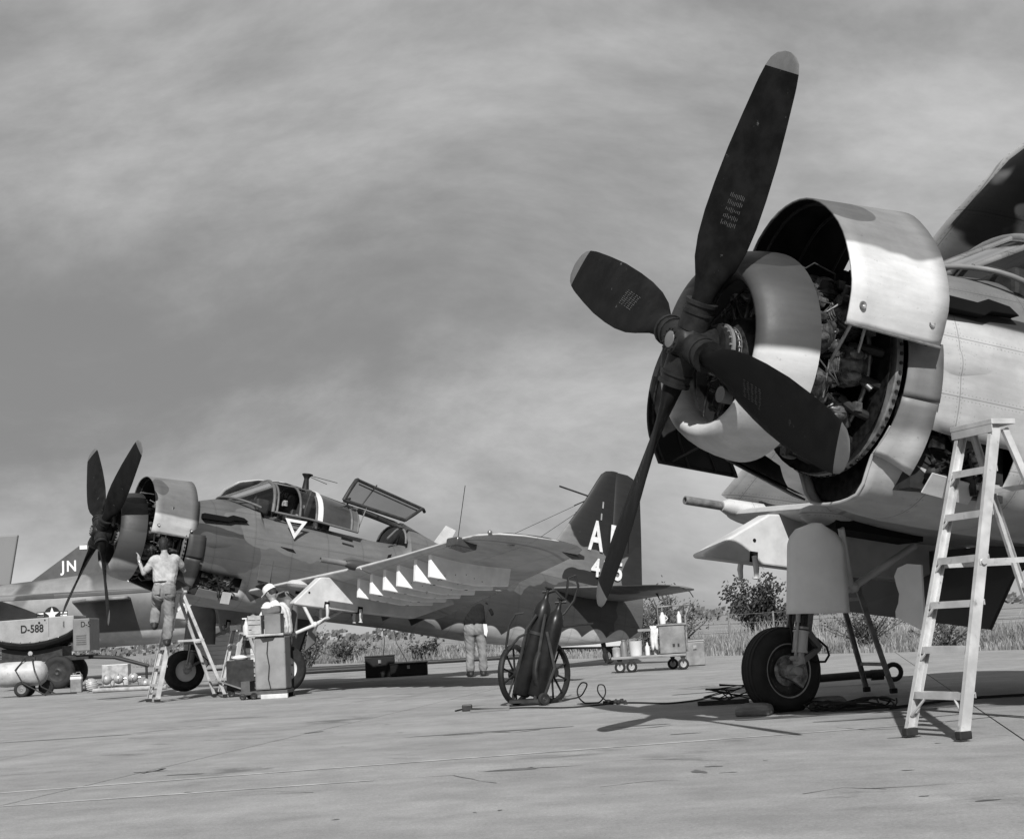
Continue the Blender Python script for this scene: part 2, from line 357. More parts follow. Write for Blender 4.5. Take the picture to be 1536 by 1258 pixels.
    def crack(pts, w_, br=0):
        g0 = [gp(*p) for p in pts]; g_ = []
        for a_, b_ in zip(g0, g0[1:]):
            n_ = max(2, int((b_ - a_).length / .12))
            for k in range(n_): q_ = a_ + (b_ - a_) * (k / n_); g_.append(q_ + V(rs.uniform(-1, 1), rs.uniform(-1, 1), 0) * .018)
        g_.append(g0[-1]); s = MB(); rows = []
        for k, p in enumerate(g_):
            d = (g_[min(k + 1, len(g_) - 1)] - g_[max(k - 1, 0)]).normalized(); n = V(-d.y, d.x, 0) * w_ * rs.uniform(.15, 1.3) / 2
            rows.append([p - n + V(0, 0, .0016), p + n + V(0, 0, .0016)])
        s.grid(rows); s.build('crack', CR, ap, smooth=0)
        for k in range(br):
            p = rs.choice(g_); a_ = rs.uniform(-.5, .5) + (math.pi if rs.random() < .5 else 0); L_ = rs.uniform(.2, .7); s = MB(); rows = []
            for m_ in range(6): q_ = p + V(math.cos(a_), math.sin(a_) * .5, 0) * L_ * m_ / 5 + V(rs.uniform(-1, 1), rs.uniform(-1, 1), 0) * .015; n = V(0, w_ * .4 * (1 - m_ / 6), 0); rows.append([q_ - n + V(0, 0, .0014), q_ + n + V(0, 0, .0014)])
            s.grid(rows); s.build('crack', CR, ap, smooth=0)
    crack([(25, 1093), (120, 1088), (230, 1082), (350, 1076), (470, 1071), (620, 1064)], .010, 2)
    crack([(190, 1107), (300, 1104), (430, 1100), (500, 1098)], .009, 1)
    crack([(210, 1160), (228, 1157), (246, 1152)], .03)
    crack([(680, 1163), (705, 1168), (745, 1174)], .010, 1)
    crack([(665, 1103), (700, 1101), (740, 1098), (770, 1098), (810, 1094)], .03, 3)
    crack([(730, 1157), (750, 1155), (775, 1153), (800, 1150)], .035, 2)
    crack([(940, 1093), (980, 1090), (1010, 1087)], .02, 1); crack([(1250, 1090), (1300, 1094), (1345, 1093)], .012, 2); crack([(900, 1180), (960, 1172), (1020, 1170)], .008, 1); crack([(1200, 1190), (1270, 1181), (1330, 1183)], .008, 2); crack([(330, 1190), (400, 1186), (470, 1188)], .007, 1)
    for k in range(14):
        px_, py_ = rs.uniform(0, 1536), rs.uniform(1070, 1250); stain(px_, py_, rs.uniform(.01, .05), rs.uniform(.006, .02), rs.uniform(-.3, .3))
build_ground()
# ------------------------------------------------------------------ the two propeller aircraft
def aircraft_frame(root, loc, psi, pit):
    ps, th = R(psi), R(pit); a = V(math.sin(ps), math.cos(ps), 0); up = V(0, 0, 1)
    aft = a * math.cos(th) - up * math.sin(th); port = V(math.cos(ps), -math.sin(ps), 0); wv = up * math.cos(th) + a * math.sin(th)
    M = Matrix((-aft, port, wv)).transposed().to_4x4(); M.translation = loc; root.matrix_world = M
def interp(tab, x):
    if x <= tab[0][0]: return tab[0][1:]
    for a, b in zip(tab, tab[1:]):
        if x <= b[0]:
            t = (x - a[0]) / (b[0] - a[0]); return tuple(p + (q - p) * t for p, q in zip(a[1:], b[1:]))
    return tab[-1][1:]
WLE = [(.5, 2.5), (.8, 2.58), (3.9, 3.03), (5.1, 3.1), (6.6, 3.13), (7.1, 3.2), (7.4, 3.38), (7.56, 3.7), (7.62, 4.1)]
WTE = [(.5, 6.3), (.8, 6.3), (3.9, 5.66), (6.6, 5.06), (7.1, 4.94), (7.4, 4.8), (7.56, 4.6), (7.62, 4.25)]
WTH = [(.5, .34), (3.9, .3), (6.6, .2), (7.1, .17), (7.4, .12), (7.56, .07), (7.62, .02)]
def wmid(v): return -.74 + .08 * abs(v)
AF = [(1, .0), (.9, .12), (.75, .29), (.6, .42), (.45, .5), (.3, .5), (.18, .43), (.1, .34), (.05, .25), (.02, .16), (.005, .08), (0, 0)]
def wing_section(v, sgn, stretch=None):
    le, te, th = interp(WLE, v)[0], interp(WTE, v)[0], interp(WTH, v)[0]; c = te - le; w0 = wmid(v)
    up_ = [(le + x * c, sgn * v, w0 + z * th) for x, z in AF]; lo = [(le + x * c, sgn * v, w0 - z * th * .8) for x, z in reversed(AF[1:-1])]
    return up_ + lo
def wing_mesh(vs_, sgn, fn=None):
    b = MB(True); rings = []
    for v in vs_:
        r = wing_section(v, sgn)
        if fn: r = [fn(p) for p in r]
        rings.append(r)
    n = len(rings[0]); NU = len(AF) - 1
    flat = [p for r in rings for p in r]
    up_f, lo_f = [], []
    for i in range(len(rings) - 1):
        for j in range(n):
            k = (j + 1) % n; (up_f if j < NU - 2 else lo_f).append((i * n + j, i * n + k, (i + 1) * n + k, (i + 1) * n + j))
    b.mi = 0; o = len(b.v); b.add(flat, up_f); 
    for f in lo_f: b.f.append(f); b.m.append(1)
    b.f.append(tuple(range(n - 1, -1, -1))); b.m.append(1); b.f.append(tuple((len(rings) - 1) * n + j for j in range(n))); b.m.append(1)
    return b
# fuselage sections: aft, half width, top, bottom, exponent
FS = [(1.30, .745, .755, -.93, 2.0), (1.45, .75, .77, -.96, 2.05), (1.58, .755, .79, -.98, 2.1), (1.9, .76, .88, -1.0, 2.2), (2.38, .765, .93, -1.0, 2.35), (2.58, .77, .93, -.99, 2.4), (2.66, .77, .74, -.99, 2.6),
      (3.2, .77, .71, -.98, 2.7), (3.8, .76, .68, -.97, 2.7), (4.4, .74, .64, -.96, 2.7), (5.0, .71, .61, -.95, 2.6), (5.5, .68, .62, -.94, 2.5), (5.62, .67, 1.06, -.94, 2.2), (6.0, .64, .93, -.95, 2.1), (6.4, .61, .80, -.96, 2.1),
      (7.2, .55, .70, -.97, 2.1), (8.0, .48, .63, -.95, 2.1), (8.8, .40, .58, -.89, 2.1), (9.6, .31, .54, -.80, 2.1), (10.4, .22, .50, -.66, 2.1), (11.0, .13, .47, -.52, 2.1), (11.5, .055, .44, -.38, 2.1)]
NF = 56
def fus_ring(u):
    hw, wt, wb, ex = interp(FS, u); mid = (wt + wb) / 2; pts = []
    if u < 2.0: mid = -.02 + (mid + .02) * max(0, (u - 1.3) / .7)
    for i in range(NF):
        a = 2 * math.pi * i / NF; s, c = math.sin(a), math.cos(a)   # a = 0 up, toward port
        vv = math.copysign(abs(s) ** (2 / ex), s) * hw; h = (wt - mid) if c > 0 else (mid - wb)
        ww = mid + math.copysign(abs(c) ** (2 / ex), c) * h
        if u < 1.72:
            an = abs(math.degrees(math.atan2(vv, ww))); q = max(0., min(1., (an - 146) / 20)); q = q * q * (3 - 2 * q); rt_ = .768 + (.955 - .768) * q; r_ = math.hypot(vv, ww); k = (1.72 - u) / .42; k = k * k * (3 - 2 * k); f = (r_ + (rt_ - r_) * k) / r_; vv *= f; ww *= f
        pts.append((u, vv, ww))
    return pts
def body_r(an, u):
    best = 0; ps = fus_ring(u)
    for p, q in zip(ps, ps[1:] + ps[:1]):
        a0, a1 = math.degrees(math.atan2(p[1], p[2])), math.degrees(math.atan2(q[1], q[2]))
        if a0 <= an <= a1: t = (an - a0) / max(a1 - a0, 1e-6); return math.hypot(p[1], p[2]) * (1 - t) + math.hypot(q[1], q[2]) * t
    return .775
def text_part(body, size, M, matr, parent, name, off=.0, extr=.004, shear=0.):
    cu = bpy.data.curves.new(name, 'FONT'); cu.body = body; cu.size = size; cu.extrude = extr; cu.offset = off; cu.align_x = 'CENTER'; cu.shear = shear
    t = bpy.data.objects.new(name, cu); col.objects.link(t); dg = bpy.context.evaluated_depsgraph_get(); dg.update()
    me = bpy.data.meshes.new_from_object(t.evaluated_get(dg)); bpy.data.objects.remove(t)
    me.transform(M); me.materials.clear(); me.materials.append(matr); o = bpy.data.objects.new(name, me); col.objects.link(o); o.parent = parent; return o
def engine_cylinder_mesh():
    b = MB(); z = .30
    b.cyl((0, 0, .24), (0, 0, .32), .105, n=16)
    for i in range(9):
        b.lathe([(z, .085), (z + .004, .112), (z + .010, .112), (z + .014, .085)], n=18); z += .0165
    b.lathe([(.44, .09), (.46, .125), (.5, .135), (.54, .132), (.585, .115), (.62, .07), (.628, 0)], n=20)
    for i in range(6): b.lathe([(.455 + i * .02, .11), (.459 + i * .02, .147 - .002 * i), (.464 + i * .02, .147 - .002 * i), (.468 + i * .02, .11)], n=18)
    for s in (-1, 1):
        b.box((-.05, s * .07, .612), (.12, .062, .06), Euler((s * R(-12), R(10), 0)).to_matrix()); b.sph((-.05, s * .074, .648), .042, 12, 7, (1.55, .85, .5)); b.cyl((-.11, s * .066, .6), (-.2, s * .035, .27), .0155, n=8); b.lathe([(-.01, .02), (.0, .025), (.012, .02)], (-.115, s * .064, .58), (-.26, -.09 * s, -1), 8)
        b.cyl((.06, s * .06, .55), (.14, s * .075, .53), .042, n=12); b.cyl((-.06, s * .12, .53), (-.13, s * .15, .53), .014, n=8); b.cyl((-.11, s * .14, .53), (-.145, s * .156, .53), .02, n=8); b.tube([(-.145, s * .156, .53), (-.2, s * .15, .48), (-.22, s * .11, .38), (-.2, s * .07, .29)], .0075, 6)
    return b
BLADE_T = [(.27, .15, .15, 46), (.36, .16, .135, 43), (.46, .22, .1, 39), (.58, .33, .075, 34), (.72, .405, .06, 29), (.9, .45, .048, 25), (1.1, .465, .04, 21.5), (1.35, .46, .032, 18), (1.6, .42, .026, 15.5), (1.8, .375, .021, 14), (1.85, .36, .02, 13.7), (1.93, .325, .018, 13.2), (1.99, .275, .016, 13), (2.03, .19, .013, 13), (2.052, .06, .006, 13)]
def blade_rings(tab, ph):
    rings = []; rd = V(0, math.sin(ph), math.cos(ph)); tg = V(0, -math.cos(ph), math.sin(ph))
    for r, c, th, be in tab:
        ch = V(-math.sin(R(be)), 0, 0) + tg * math.cos(R(be)); nn = rd.cross(ch); ring = []
        for k in range(16):
            a = 2 * math.pi * k / 16; x = math.cos(a); ring.append(rd * r + ch * (x * c / 2) + nn * (math.sin(a) * th / 2 * (1 - .25 * x if c > .2 else 1)))
        rings.append(ring)
    return rings
def build_aircraft(key, loc, psi, pit, phase, label, folded_port, mats, outer_len):
    root = empty('attack_aircraft', label=label, cat='airplane', group='propeller attack aircraft under maintenance'); aircraft_frame(root, loc, psi, pit)
    MU, ML, MF, MBOWL, MPAN, MFLAP, MFIN = mats
    near = key == 'B'
    # --- propeller
    hub = MB(True); hub.sph((0.03, 0, 0), .15, 18, 10, (1, 1, 1)); hub.lathe([(-.15, .0), (-.15, .08), (-.14, .097), (-.1, .1), (-.08, .11), (-.05, .15), (.1, .155), (.16, .15), (.2, .11), (.55, .1)], ax=(1, 0, 0), n=24)
    for k in range(4):
        a = phase + k * math.pi / 2; d = V(0, math.sin(a), math.cos(a)); hub.cyl(d * .1, d * .3, .108, .104, 18); hub.cyl(d * .285, d * .31, .115, n=18); hub.cyl(d * .22, d * .235, .114, n=18)
    hub.cyl((.2, 0, 0), (.26, 0, 0), .17, n=22); hub.cyl((.3, 0, 0), (.34, 0, 0), .16, n=22)
    ho = hub.build('propeller_hub', GUN, root, 40)
    c = MB(True); c.lathe([(-.158, 0), (-.158, .045), (-.154, .058), (-.145, .062)], ax=(1, 0, 0), n=20); c.build('hub_cap', MGREY, ho)
    c = MB(True)
    for k in range(12):
        a = k * math.pi / 6; c.cyl((-.145, .08 * math.sin(a), .08 * math.cos(a)), (-.16, .08 * math.sin(a), .08 * math.cos(a)), .008, n=6)
    c.build_split('hub_bolt', GUN, ho)
    c = MB(True)
    for uu, rr in ((.262, .172), (.342, .162)):
        c.loft([c.ring((uu - .012, 0, 0), (1, 0, 0), rr + .016, 28), c.ring((uu + .012, 0, 0), (1, 0, 0), rr + .016, 28)], True, True)
        for i in range(20):
            a = i / 20 * 2 * math.pi; c.cyl((uu - .03, math.sin(a) * rr, math.cos(a) * rr), (uu - .01, math.sin(a) * rr, math.cos(a) * rr), .009, n=6)
    c.build('slip_ring', MGREY, ho)
    for k in range(4):
        ph = phase + k * math.pi / 2; b = MB(True); tab = [t for t in BLADE_T if t[0] <= 1.94]; b.loft(blade_rings(tab, ph), True, True); bl = b.build('propeller_blade', PROP, root, 50)
        t = MB(True); t.loft(blade_rings([t_ for t_ in BLADE_T if t_[0] >= 1.92], ph), True, True); t.build('painted_tip', PTIP, bl, 50)
        if near:
            s = MB(True); rd = V(0, math.sin(ph), math.cos(ph)); tg = V(0, -math.cos(ph), math.sin(ph)); rs = random.Random(k)
            for row in range(9):
                for cidx in range(5):
                    r = .86 + cidx * .048 + rs.uniform(0, .01); _, c_, th, be = r, *interp(BLADE_T, r); ch = V(-math.sin(R(be)), 0, 0) + tg * math.cos(R(be)); nn = rd.cross(ch)
                    if nn.x > 0: nn = -nn
                    x = -.07 + row * .0145; p = rd * r + ch * x + nn * (th / 2 * 1.02 + .002)
                    ln = rs.uniform(.014, .034); s.add([p - rd * ln / 2 - ch * .0016, p + rd * ln / 2 - ch * .0016, p + rd * ln / 2 + ch * .0016, p - rd * ln / 2 + ch * .0016], [(0, 1, 2, 3)])
            s.build('stencil_mark', mat('faded_stencil', .1, .7, bump=0), bl, 0)
    # --- nose bowl
    b = MB(True); prof = [(.56, .735), (.5, .72), (.42, .56), (.34, .515), (.27, .515), (.21, .53), (.17, .56), (.158, .59), (.17, .625), (.205, .66), (.26, .69), (.34, .72), (.44, .742), (.53, .753), (.565, .755), (.57, .745), (.56, .735)]
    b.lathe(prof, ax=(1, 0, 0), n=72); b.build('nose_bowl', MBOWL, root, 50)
    # --- engine
    eng = MB(True); eng.lathe([(.3, .0), (.3, .12), (.34, .19), (.4, .25), (.5, .28), (.6, .27), (.62, .31), (1.12, .31), (1.14, .0)], ax=(1, 0, 0), n=30)
    eng.lathe([(1.16, 0), (1.16, .745), (1.17, .745), (1.19, 0)], ax=(1, 0, 0), n=40)
    eo = eng.build('engine', OILY, root, 40)
    b = MB(True); b.lathe([(.285, 0), (.29, .1), (.32, .16), (.38, .205), (.46, .225), (.47, 0)], ax=(1, 0, 0), n=26); b.cyl((.42, .13, -.3), (.62, .13, -.3), .075, n=14); b.cyl((.42, -.2, -.26), (.62, -.2, -.26), .06, n=14); b.build('gear_case', mat('cast_gear_case', .34, .45, .2, .15, 10, .15), eo)
    src = None
    CY = mat('cylinder_metal', .10, .42, .45, .75, 16, .4, spots=.5, spotc=.02)
    for row, u0 in ((0, .70), (1, 1.0)):
        for k in range(9):
            a = 2 * math.pi * (k + .5 * row) / 9; d = V(0, math.sin(a), math.cos(a)); Mx = Matrix((V(-1, 0, 0), V(0, math.cos(a), -math.sin(a)), d)).transposed()
            if Mx.determinant() < 0: Mx = Matrix((V(-1, 0, 0), -V(0, math.cos(a), -math.sin(a)), d)).transposed()
            M4 = Mx.to_4x4(); M4.translation = V(-u0, 0, 0)
            if src is None: src = engine_cylinder_mesh().build('engine_cylinder', CY, eo, 40); src.matrix_local = M4
            else: inst(src, 'engine_cylinder', eo, M4)
    # piping, harness, exhaust stacks
    rs = random.Random(5 if near else 6); b = MB(True)
    for k in range(9):
        a = 2 * math.pi * (k + .5) / 9; u0 = rs.uniform(.62, .72); r0 = rs.uniform(.55, .7); pts = []
        for j in range(6): pts.append((u0 + .07 * j * rs.uniform(.2, 1.4), (r0 + rs.uniform(-.03, .03)) * math.sin(a + .05 * j * rs.uniform(-1, 2)), (r0 + rs.uniform(-.03, .03)) * math.cos(a + .05 * j * rs.uniform(-1, 2))))
        b.tube(pts, rs.uniform(.005, .011), 6)
    for uu, rr in ((.64, .42), (1.1, .6)):
        b.tube([(uu, rr * math.sin(t * .2244), rr * math.cos(t * .2244)) for t in range(28)], .017, 8, closed=True)
    b.build('ignition_harness', mat('harness_braid', .13, .45, .5, .4, 30, .2), eo)
    b = MB(True)
    for k in range(9):
        a = .5 + .28 * k; u0 = rs.uniform(1.0, 1.12); r0 = rs.uniform(.6, .68); p = V(u0, r0 * math.sin(a), r0 * math.cos(a))
        if k % 3: b.cyl(p, p + V(rs.uniform(-.08, .08), rs.uniform(-.05, .05), rs.uniform(-.08, .08)), rs.uniform(.012, .035), n=10)
        else: b.box(p, (rs.uniform(.04, .1), rs.uniform(.03, .06), rs.uniform(.03, .09)))
    b.build_split('engine_accessory', mat('accessory_metal', .09, .4, .5, .6, 20, .2), eo)
    b = MB(True)
    for k in range(18):
        a = 2 * math.pi * (k + .25) / 18; b.tube([(.98, .53 * math.sin(a), .53 * math.cos(a)), (1.06, .63 * math.sin(a + .05), .63 * math.cos(a + .05)), (1.2, .66 * math.sin(a + .08), .66 * math.cos(a + .08))], .034, 9)
    b.build_split('exhaust_pipe', mat('burnt_steel', .03, .6, .5, .4, 10), eo)
    # --- ring with bolts behind the engine
    b = MB(True); b.lathe([(1.215, .69), (1.215, .748), (1.225, .758), (1.262, .76), (1.27, .75), (1.27, .69)], ax=(1, 0, 0), n=80); ro = b.build('firewall_ring', mat('ring_metal', .16, .5, .3, .4, 10), root)
    b = MB(True)
    for k in range(72):
        a = 2 * math.pi * k / 72; b.cyl((1.242, .752 * math.sin(a), .752 * math.cos(a)), (1.242, .768 * math.sin(a), .768 * math.cos(a)), .0135, n=7)
    bo = b.build('ring_bolts', GUN, ro); bo['kind'] = 'stuff'
    # --- cowl panels
    def curved_panel(f0, f1, name, mm, u0, u1, extra_back=0.):
        rows = []
        for i in range(7):
            t = i / 6; rows.append([(u0 + (u1 - u0) * t, p[0] + (q[0] - p[0]) * t, p[1] + (q[1] - p[1]) * t) for p, q in zip(f0, f1)])
        b_ = MB(True); b_.grid(rows); o = b_.build(name, mm, root, 60, solid=.014)
        mv = sum(p[0] for p in f0) / len(f0); mw = sum(p[1] for p in f0) / len(f0)
        if name == 'lower_cowl_panel': mv, mw = 0, 0
        b_ = MB(True); b_.grid([[(u_ + (.006 if k_ == 0 else -.006 if k_ == 6 else 0), v_ + (mv - v_) * .03, w_ + (mw - w_) * .03) for u_, v_, w_ in row] for k_, row in enumerate(rows)]); b_.build('panel_liner', mat('liner_black', .009, .6, 0, .6, 6, .1), o, 60); return o
    def smooth_curve(pts, n=28):
        res = []
        P_ = [V(*pts[0])] + [V(*p) for p in pts] + [V(*pts[-1])]
        for i in range(n):
            x = i / (n - 1) * (len(pts) - 1); k = min(int(x), len(pts) - 2); t = x - k; a, b_, c_, d = P_[k:k + 4]
            res.append(.5 * ((2 * b_) + (c_ - a) * t + (2 * a - 5 * b_ + 4 * c_ - d) * t * t + (3 * b_ - a - 3 * c_ + d) * t ** 3))
        return res
    if near:
        f0 = [(-.24, .68), (-.17, .76), (-.07, .90), (.12, 1.03), (.32, 1.075), (.51, 1.05), (.69, .95), (.86, .77), (.96, .56), (1.01, .33), (.99, .16), (.96, .05)]
        f1 = [(-.2, .74), (-.1, .88), (.05, 1.03), (.2, 1.12), (.39, 1.155), (.55, 1.12), (.70, 1.02), (.88, .80), (.98, .58), (1.02, .35), (.98, .17), (.93, .04)]
    else:
        f0 = [(-.45, .70), (-.39, .80), (-.30, .93), (-.15, 1.02), (.1, 1.05), (.35, 1.0), (.60, .87), (.78, .68), (.90, .46), (.93, .3), (.90, .14), (.86, .02)]
        f1 = [(-.4, .76), (-.3, .90), (-.22, 1.02), (-.09, 1.1), (.1, 1.1), (.3, 1.02), (.48, .87), (.62, .66), (.70, .45), (.73, .3), (.73, .14), (.72, .03)]
    cp = curved_panel(smooth_curve(f0), smooth_curve(f1), 'open_cowl_panel', MPAN, .60, 1.42)
    b = MB(True)
    e0, e1 = V(.60, *f0[-1]), V(1.42, *f1[-1])
    for t in (.12, .86):
        p = e0 + (e1 - e0) * t; p = V(p.x, p.y + (.05 if near else .045), p.z + .13); b.lathe([(-.004, .0), (.006, .012), (.008, .026), (.0, .028)], c=p, ax=(0, 1, 0), n=14)
    b.build_split('latch', STEEL, cp); b = MB(True)
    b.cyl(e0 + V(.06, -.01, .02), (.75, .62, -.12), .012, n=8); b.cyl((.9, .72, -.05), e0 + V(.32, -.02, .5), .011, n=8); b.build_split('support_rod', STEEL, cp)
    b = MB(True); b.tube([e0 + V(-.005, .004, 0), e1 + V(.005, .004, 0)], .011, 6); b.build('edge_strip', STEEL, cp)
    b = MB(True)                                                     # stiffening ribs inside
    for uu in (.7, 1.0, 1.32):
        t = (uu - .6) / .82; P0 = smooth_curve(f0, 24); P1 = smooth_curve(f1, 24); b.tube([(uu, (p[0] + (q[0] - p[0]) * t) * .975, (p[1] + (q[1] - p[1]) * t) * .985 - .005) for p, q in zip(P0, P1)], .014, 6)
    b.build_split('inner_rib', DARK, cp)
    # starboard side panel swung out, lower panel
    g0 = [(-.30 - .02, .78), (-.72, .66), (-1.1, .48), (-1.36, .22), (-1.46, -.05), (-1.43, -.32), (-1.25, -.6)]
    if not near: g0 = [(a_ + .35, w_) for a_, w_ in g0]
    sp_ = curved_panel(smooth_curve(g0), smooth_curve([(a_ * .99, w_ * 1.02) for a_, w_ in g0]), 'open_cowl_panel', DARK if near else MPAN, .58, 1.32)
    b = MB(True); G = smooth_curve(g0, 24)
    for uu in (.62, .85, 1.1, 1.28): b.tube([(uu, p[0] * .985, p[1]) for p in G], .012, 6)
    b.cyl((.7, g0[-1][0] + .02, g0[-1][1] + .03), (.78, -.62, -.42), .009, n=7); b.build_split('inner_rib', OILY, sp_)
    h0 = [(-.68, -.36), (-.64, -.5), (-.52, -.64), (-.34, -.72)]
    curved_panel(smooth_curve(h0, 12), smooth_curve([(-.72, -.60), (-.66, -.72), (-.56, -.82), (-.38, -.88)], 12), 'lower_cowl_panel', DARK if near else MPAN, .7, 1.34)
    # --- cowl flaps
    for sg in (1, -1):
        for (a0, a1, op) in ((82, 111, .035), (111.7, 146, .055)):
            rows = []
            for i in range(4):
                t = i / 3; row = []
                for j in range(11):
                    an = a0 + (a1 - a0) * j / 10; rr = max(.775, body_r(an, 1.3 + .27 * t) + .016) + op * t; row.append((1.285 + (.285 - .03 * (a0 > 100)) * t, sg * rr * math.sin(R(an)), rr * math.cos(R(an))))
                rows.append(row)
            b = MB(True); b.grid(rows); b.build('cowl_flap', MFLAP, root, 60, solid=.012)
    # --- fuselage shell with an open accessory bay each side
    us = [1.30, 1.38, 1.45, 1.52, 1.58, 1.7, 1.9, 2.1, 2.25, 2.36, 2.45, 2.58, 2.66, 2.9, 3.2, 3.5, 3.8, 4.1, 4.4, 4.7, 5.0, 5.25, 5.5, 5.62, 5.8, 6.0, 6.2, 6.4, 6.8, 7.2, 7.6, 8.0, 8.4, 8.8, 9.2, 9.6, 10.0, 10.4, 10.7, 11.0, 11.3, 11.5]
    rings = [fus_ring(u) for u in us]
    def skip(i, j):
        u = (us[i] + us[i + 1]) / 2; return 1.58 <= u <= 2.36 and j in (18, 19, 20) 
    b = MB(True); b.loft(rings, False, True, skip=skip); fo = b.build('fuselage', MF, root, 32, solid=.012)
    b = MB(True); r2 = [(p[0] + .02, p[1] * .97, p[2] * .97) for p in fus_ring(1.36)]; b.add(r2, [tuple(range(NF))]); b.build('firewall', OILY, fo, 0)
    lip = [p for p in fus_ring(1.30) if p[2] < -.45]; b = MB(True); b.tube(lip, .013, 8); b.build('intake_lip', MF, fo)
    b = MB(True); b.loft([[(u, vv * .93, w_ * .93) for (_, vv, w_) in fus_ring(1.9)] for u in (1.4, 2.5)], True, True); 
    iv = MB(True); iv.box((1.97, .38, -.55), (.86, .3, .62)); iv.build('bay_liner', DARK, fo, 0)
    rs = random.Random(9); b = MB(True)
    for k in range(16):
        p = V(rs.uniform(1.64, 2.3), rs.uniform(.56, .68), rs.uniform(-.8, -.4))
        if k % 2: b.cyl(p, p + V(rs.uniform(-.12, .12), rs.uniform(-.03, .03), rs.uniform(-.12, .12)), rs.uniform(.012, .05), n=10)
        else: b.box(p, (rs.uniform(.05, .14), .06, rs.uniform(.05, .13)))
    for k in range(9): b.tube([(rs.uniform(1.6, 2.3), rs.uniform(.56, .68), rs.uniform(-.8, -.4)) for _ in range(4)], .007, 5)
    b.build_split('bay_equipment', mat('bay_metal', .03, .45, .4, .8, 14, .2), fo)
    b = MB(True); b.prism([(1.8, .60, -.42), (2.3, .60, -.42), (2.05, .60, -.8)], (0, .03, 0)); b.build('bay_bracket', MGREY, fo)
    # hinged vent door hanging from the chin
    b = MB(True); b.box((1.82, .62, -.845), (.42, .012, .16), Euler((R(-38), R(4), 0)).to_matrix()); b.build('vent_panel', MFLAP, fo)
    b = MB(True); b.box((2.12, .665, -.87), (.16, .014, .2), Euler((R(-18), 0, 0)).to_matrix()); b.build('vent_flap', LGREY, fo)
    # exhaust openings
    for sg in (1, -1):
        b = MB(True); b.prism([(1.5, sg * .70, .40), (1.5, sg * .70, .50), (1.93, sg * .70, .50), (2.02, sg * .70, .545), (2.22, sg * .70, .53), (2.32, sg * .70, .475), (2.05, sg * .70, .455), (1.98, sg * .70, .41)], (0, .15, 0)); b.build('exhaust_outlet', BLACK if False else mat('soot_black', .008, .9, bump=.1, spec=.05), fo, 0, bevel=.008)
        b = MB(True); b.loft([[(u, sg * (.70 + .085 * k * math.sin(t / 10 * math.pi)), .02 + h_ * math.cos(t / 10 * math.pi)) for t in range(11)] for u, k, h_ in ((1.56, .8, .15), (1.75, 1, .14), (2.1, .75, .1), (2.6, .2, .05), (2.75, 0, .02))], closed=False); b.build('exhaust_fairing', MF, fo, 60)
    # small openings, steps and probes on the port side
    b = MB(True); b.prism([(2.96, .765, .14), (3.2, .765, .13), (3.26, .765, .07), (3.1, .765, .09)], (0, .02, 0)); b.prism([(4.12, .735, .5), (4.34, .735, .48), (4.34, .735, .44), (4.12, .735, .46)], (0, .03, 0)); b.prism([(4.7, .735, .02), (5.3, .70, -.08), (5.3, .70, -.16), (4.7, .735, -.06)], (0, .02, 0)); b.prism([(5.12, .69, .33), (5.18, .69, .35), (5.14, .69, .2), (5.08, .69, .19)], (0, .03, 0)); b.build_split('side_vent', BLACK, fo, 0)
    b = MB(True); b.prism([(2.62, .775, -.1), (2.86, .775, -.12), (2.84, .775, -.52), (2.6, .775, -.5)], (0, .014, 0)); b.build('access_door', MF, fo, 0, bevel=.004)
    # --- wings
    stub_v = [.5, .8, 1.4, 2.0, 2.6, 3.2, 3.88]
    outer_v = [3.92, 4.5, 5.1, 5.8, 6.6, 7.1, 7.3, 7.4, 7.5, 7.56, 7.6, 7.62]
    for sg in (1, -1):
        wo = wing_mesh(stub_v, sg).build('inner_wing', [MU, ML], root, 50)
        b = MB(True)
        b.lathe([(-.012, .0), (.004, .01), (.006, .02)], (3.4, sg * 2.2, wmid(2.2) - .135), (0, 0, -1), 10); b.prism([(2.62, sg * 1.0, wmid(1)), (2.5, sg * 1.0, wmid(1) + .02), (2.5, sg * 1.35, wmid(1.3) + .04), (2.66, sg * 1.35, wmid(1.3))], (0, 0, .03)); b.build_split('wing_fitting', DARK, wo)
        fold = (sg == -1) or folded_port
        if fold:
            e = R(37 if near else 36); vh, wh = 3.92, wmid(3.92) + .12; ush = 0. if near else -.62; k = outer_len / 3.7
            def fn(p, sg=sg, e=e, vh=vh, wh=wh, ush=ush, k=k):
                u, v, w_ = p; x = (abs(v) - vh) * k; y = w_ - wh; return (u + ush, sg * (vh - x * math.cos(e) - y * math.sin(e)), wh + x * math.sin(e) - y * math.cos(e))
            wing_mesh(outer_v, sg, fn).build('folded_outer_wing', [MU, ML], root, 50)
            b = MB(True); b.cyl((3.3, sg * 3.9, wh), (5.2, sg * 3.9, wh), .05, n=10); b.box((4.2, sg * 3.86, wh - .02), (1.6, .06, .16)); b.build('fold_hinge', GUN, root)
        else:
            ow = wing_mesh(outer_v, sg).build('outer_wing', [MU, ML], root, 50)
            b = MB(True); b.prism([(3.15, 6.42, wmid(6.5) + .0), (3.07, 6.5, wmid(6.5) - .03), (3.08, 6.78, wmid(6.7) - .03), (3.4, 6.82, wmid(6.7) - .06), (3.4, 6.45, wmid(6.5) - .06)], (0, 0, .13)); b.build('landing_light', mat('lamp_cover', .05, .2, bump=0), ow, 30, bevel=.02)
            b = MB(True); b.lathe([(0, .06), (.012, .05), (.02, .02), (.022, 0)], (3.75, 7.15, wmid(7.1) - .06), (0, 0, -1), 14); b.sph((3.28, 7.33, wmid(7.3) + .02), .035); b.build_split('wing_lamp', STEEL, ow)
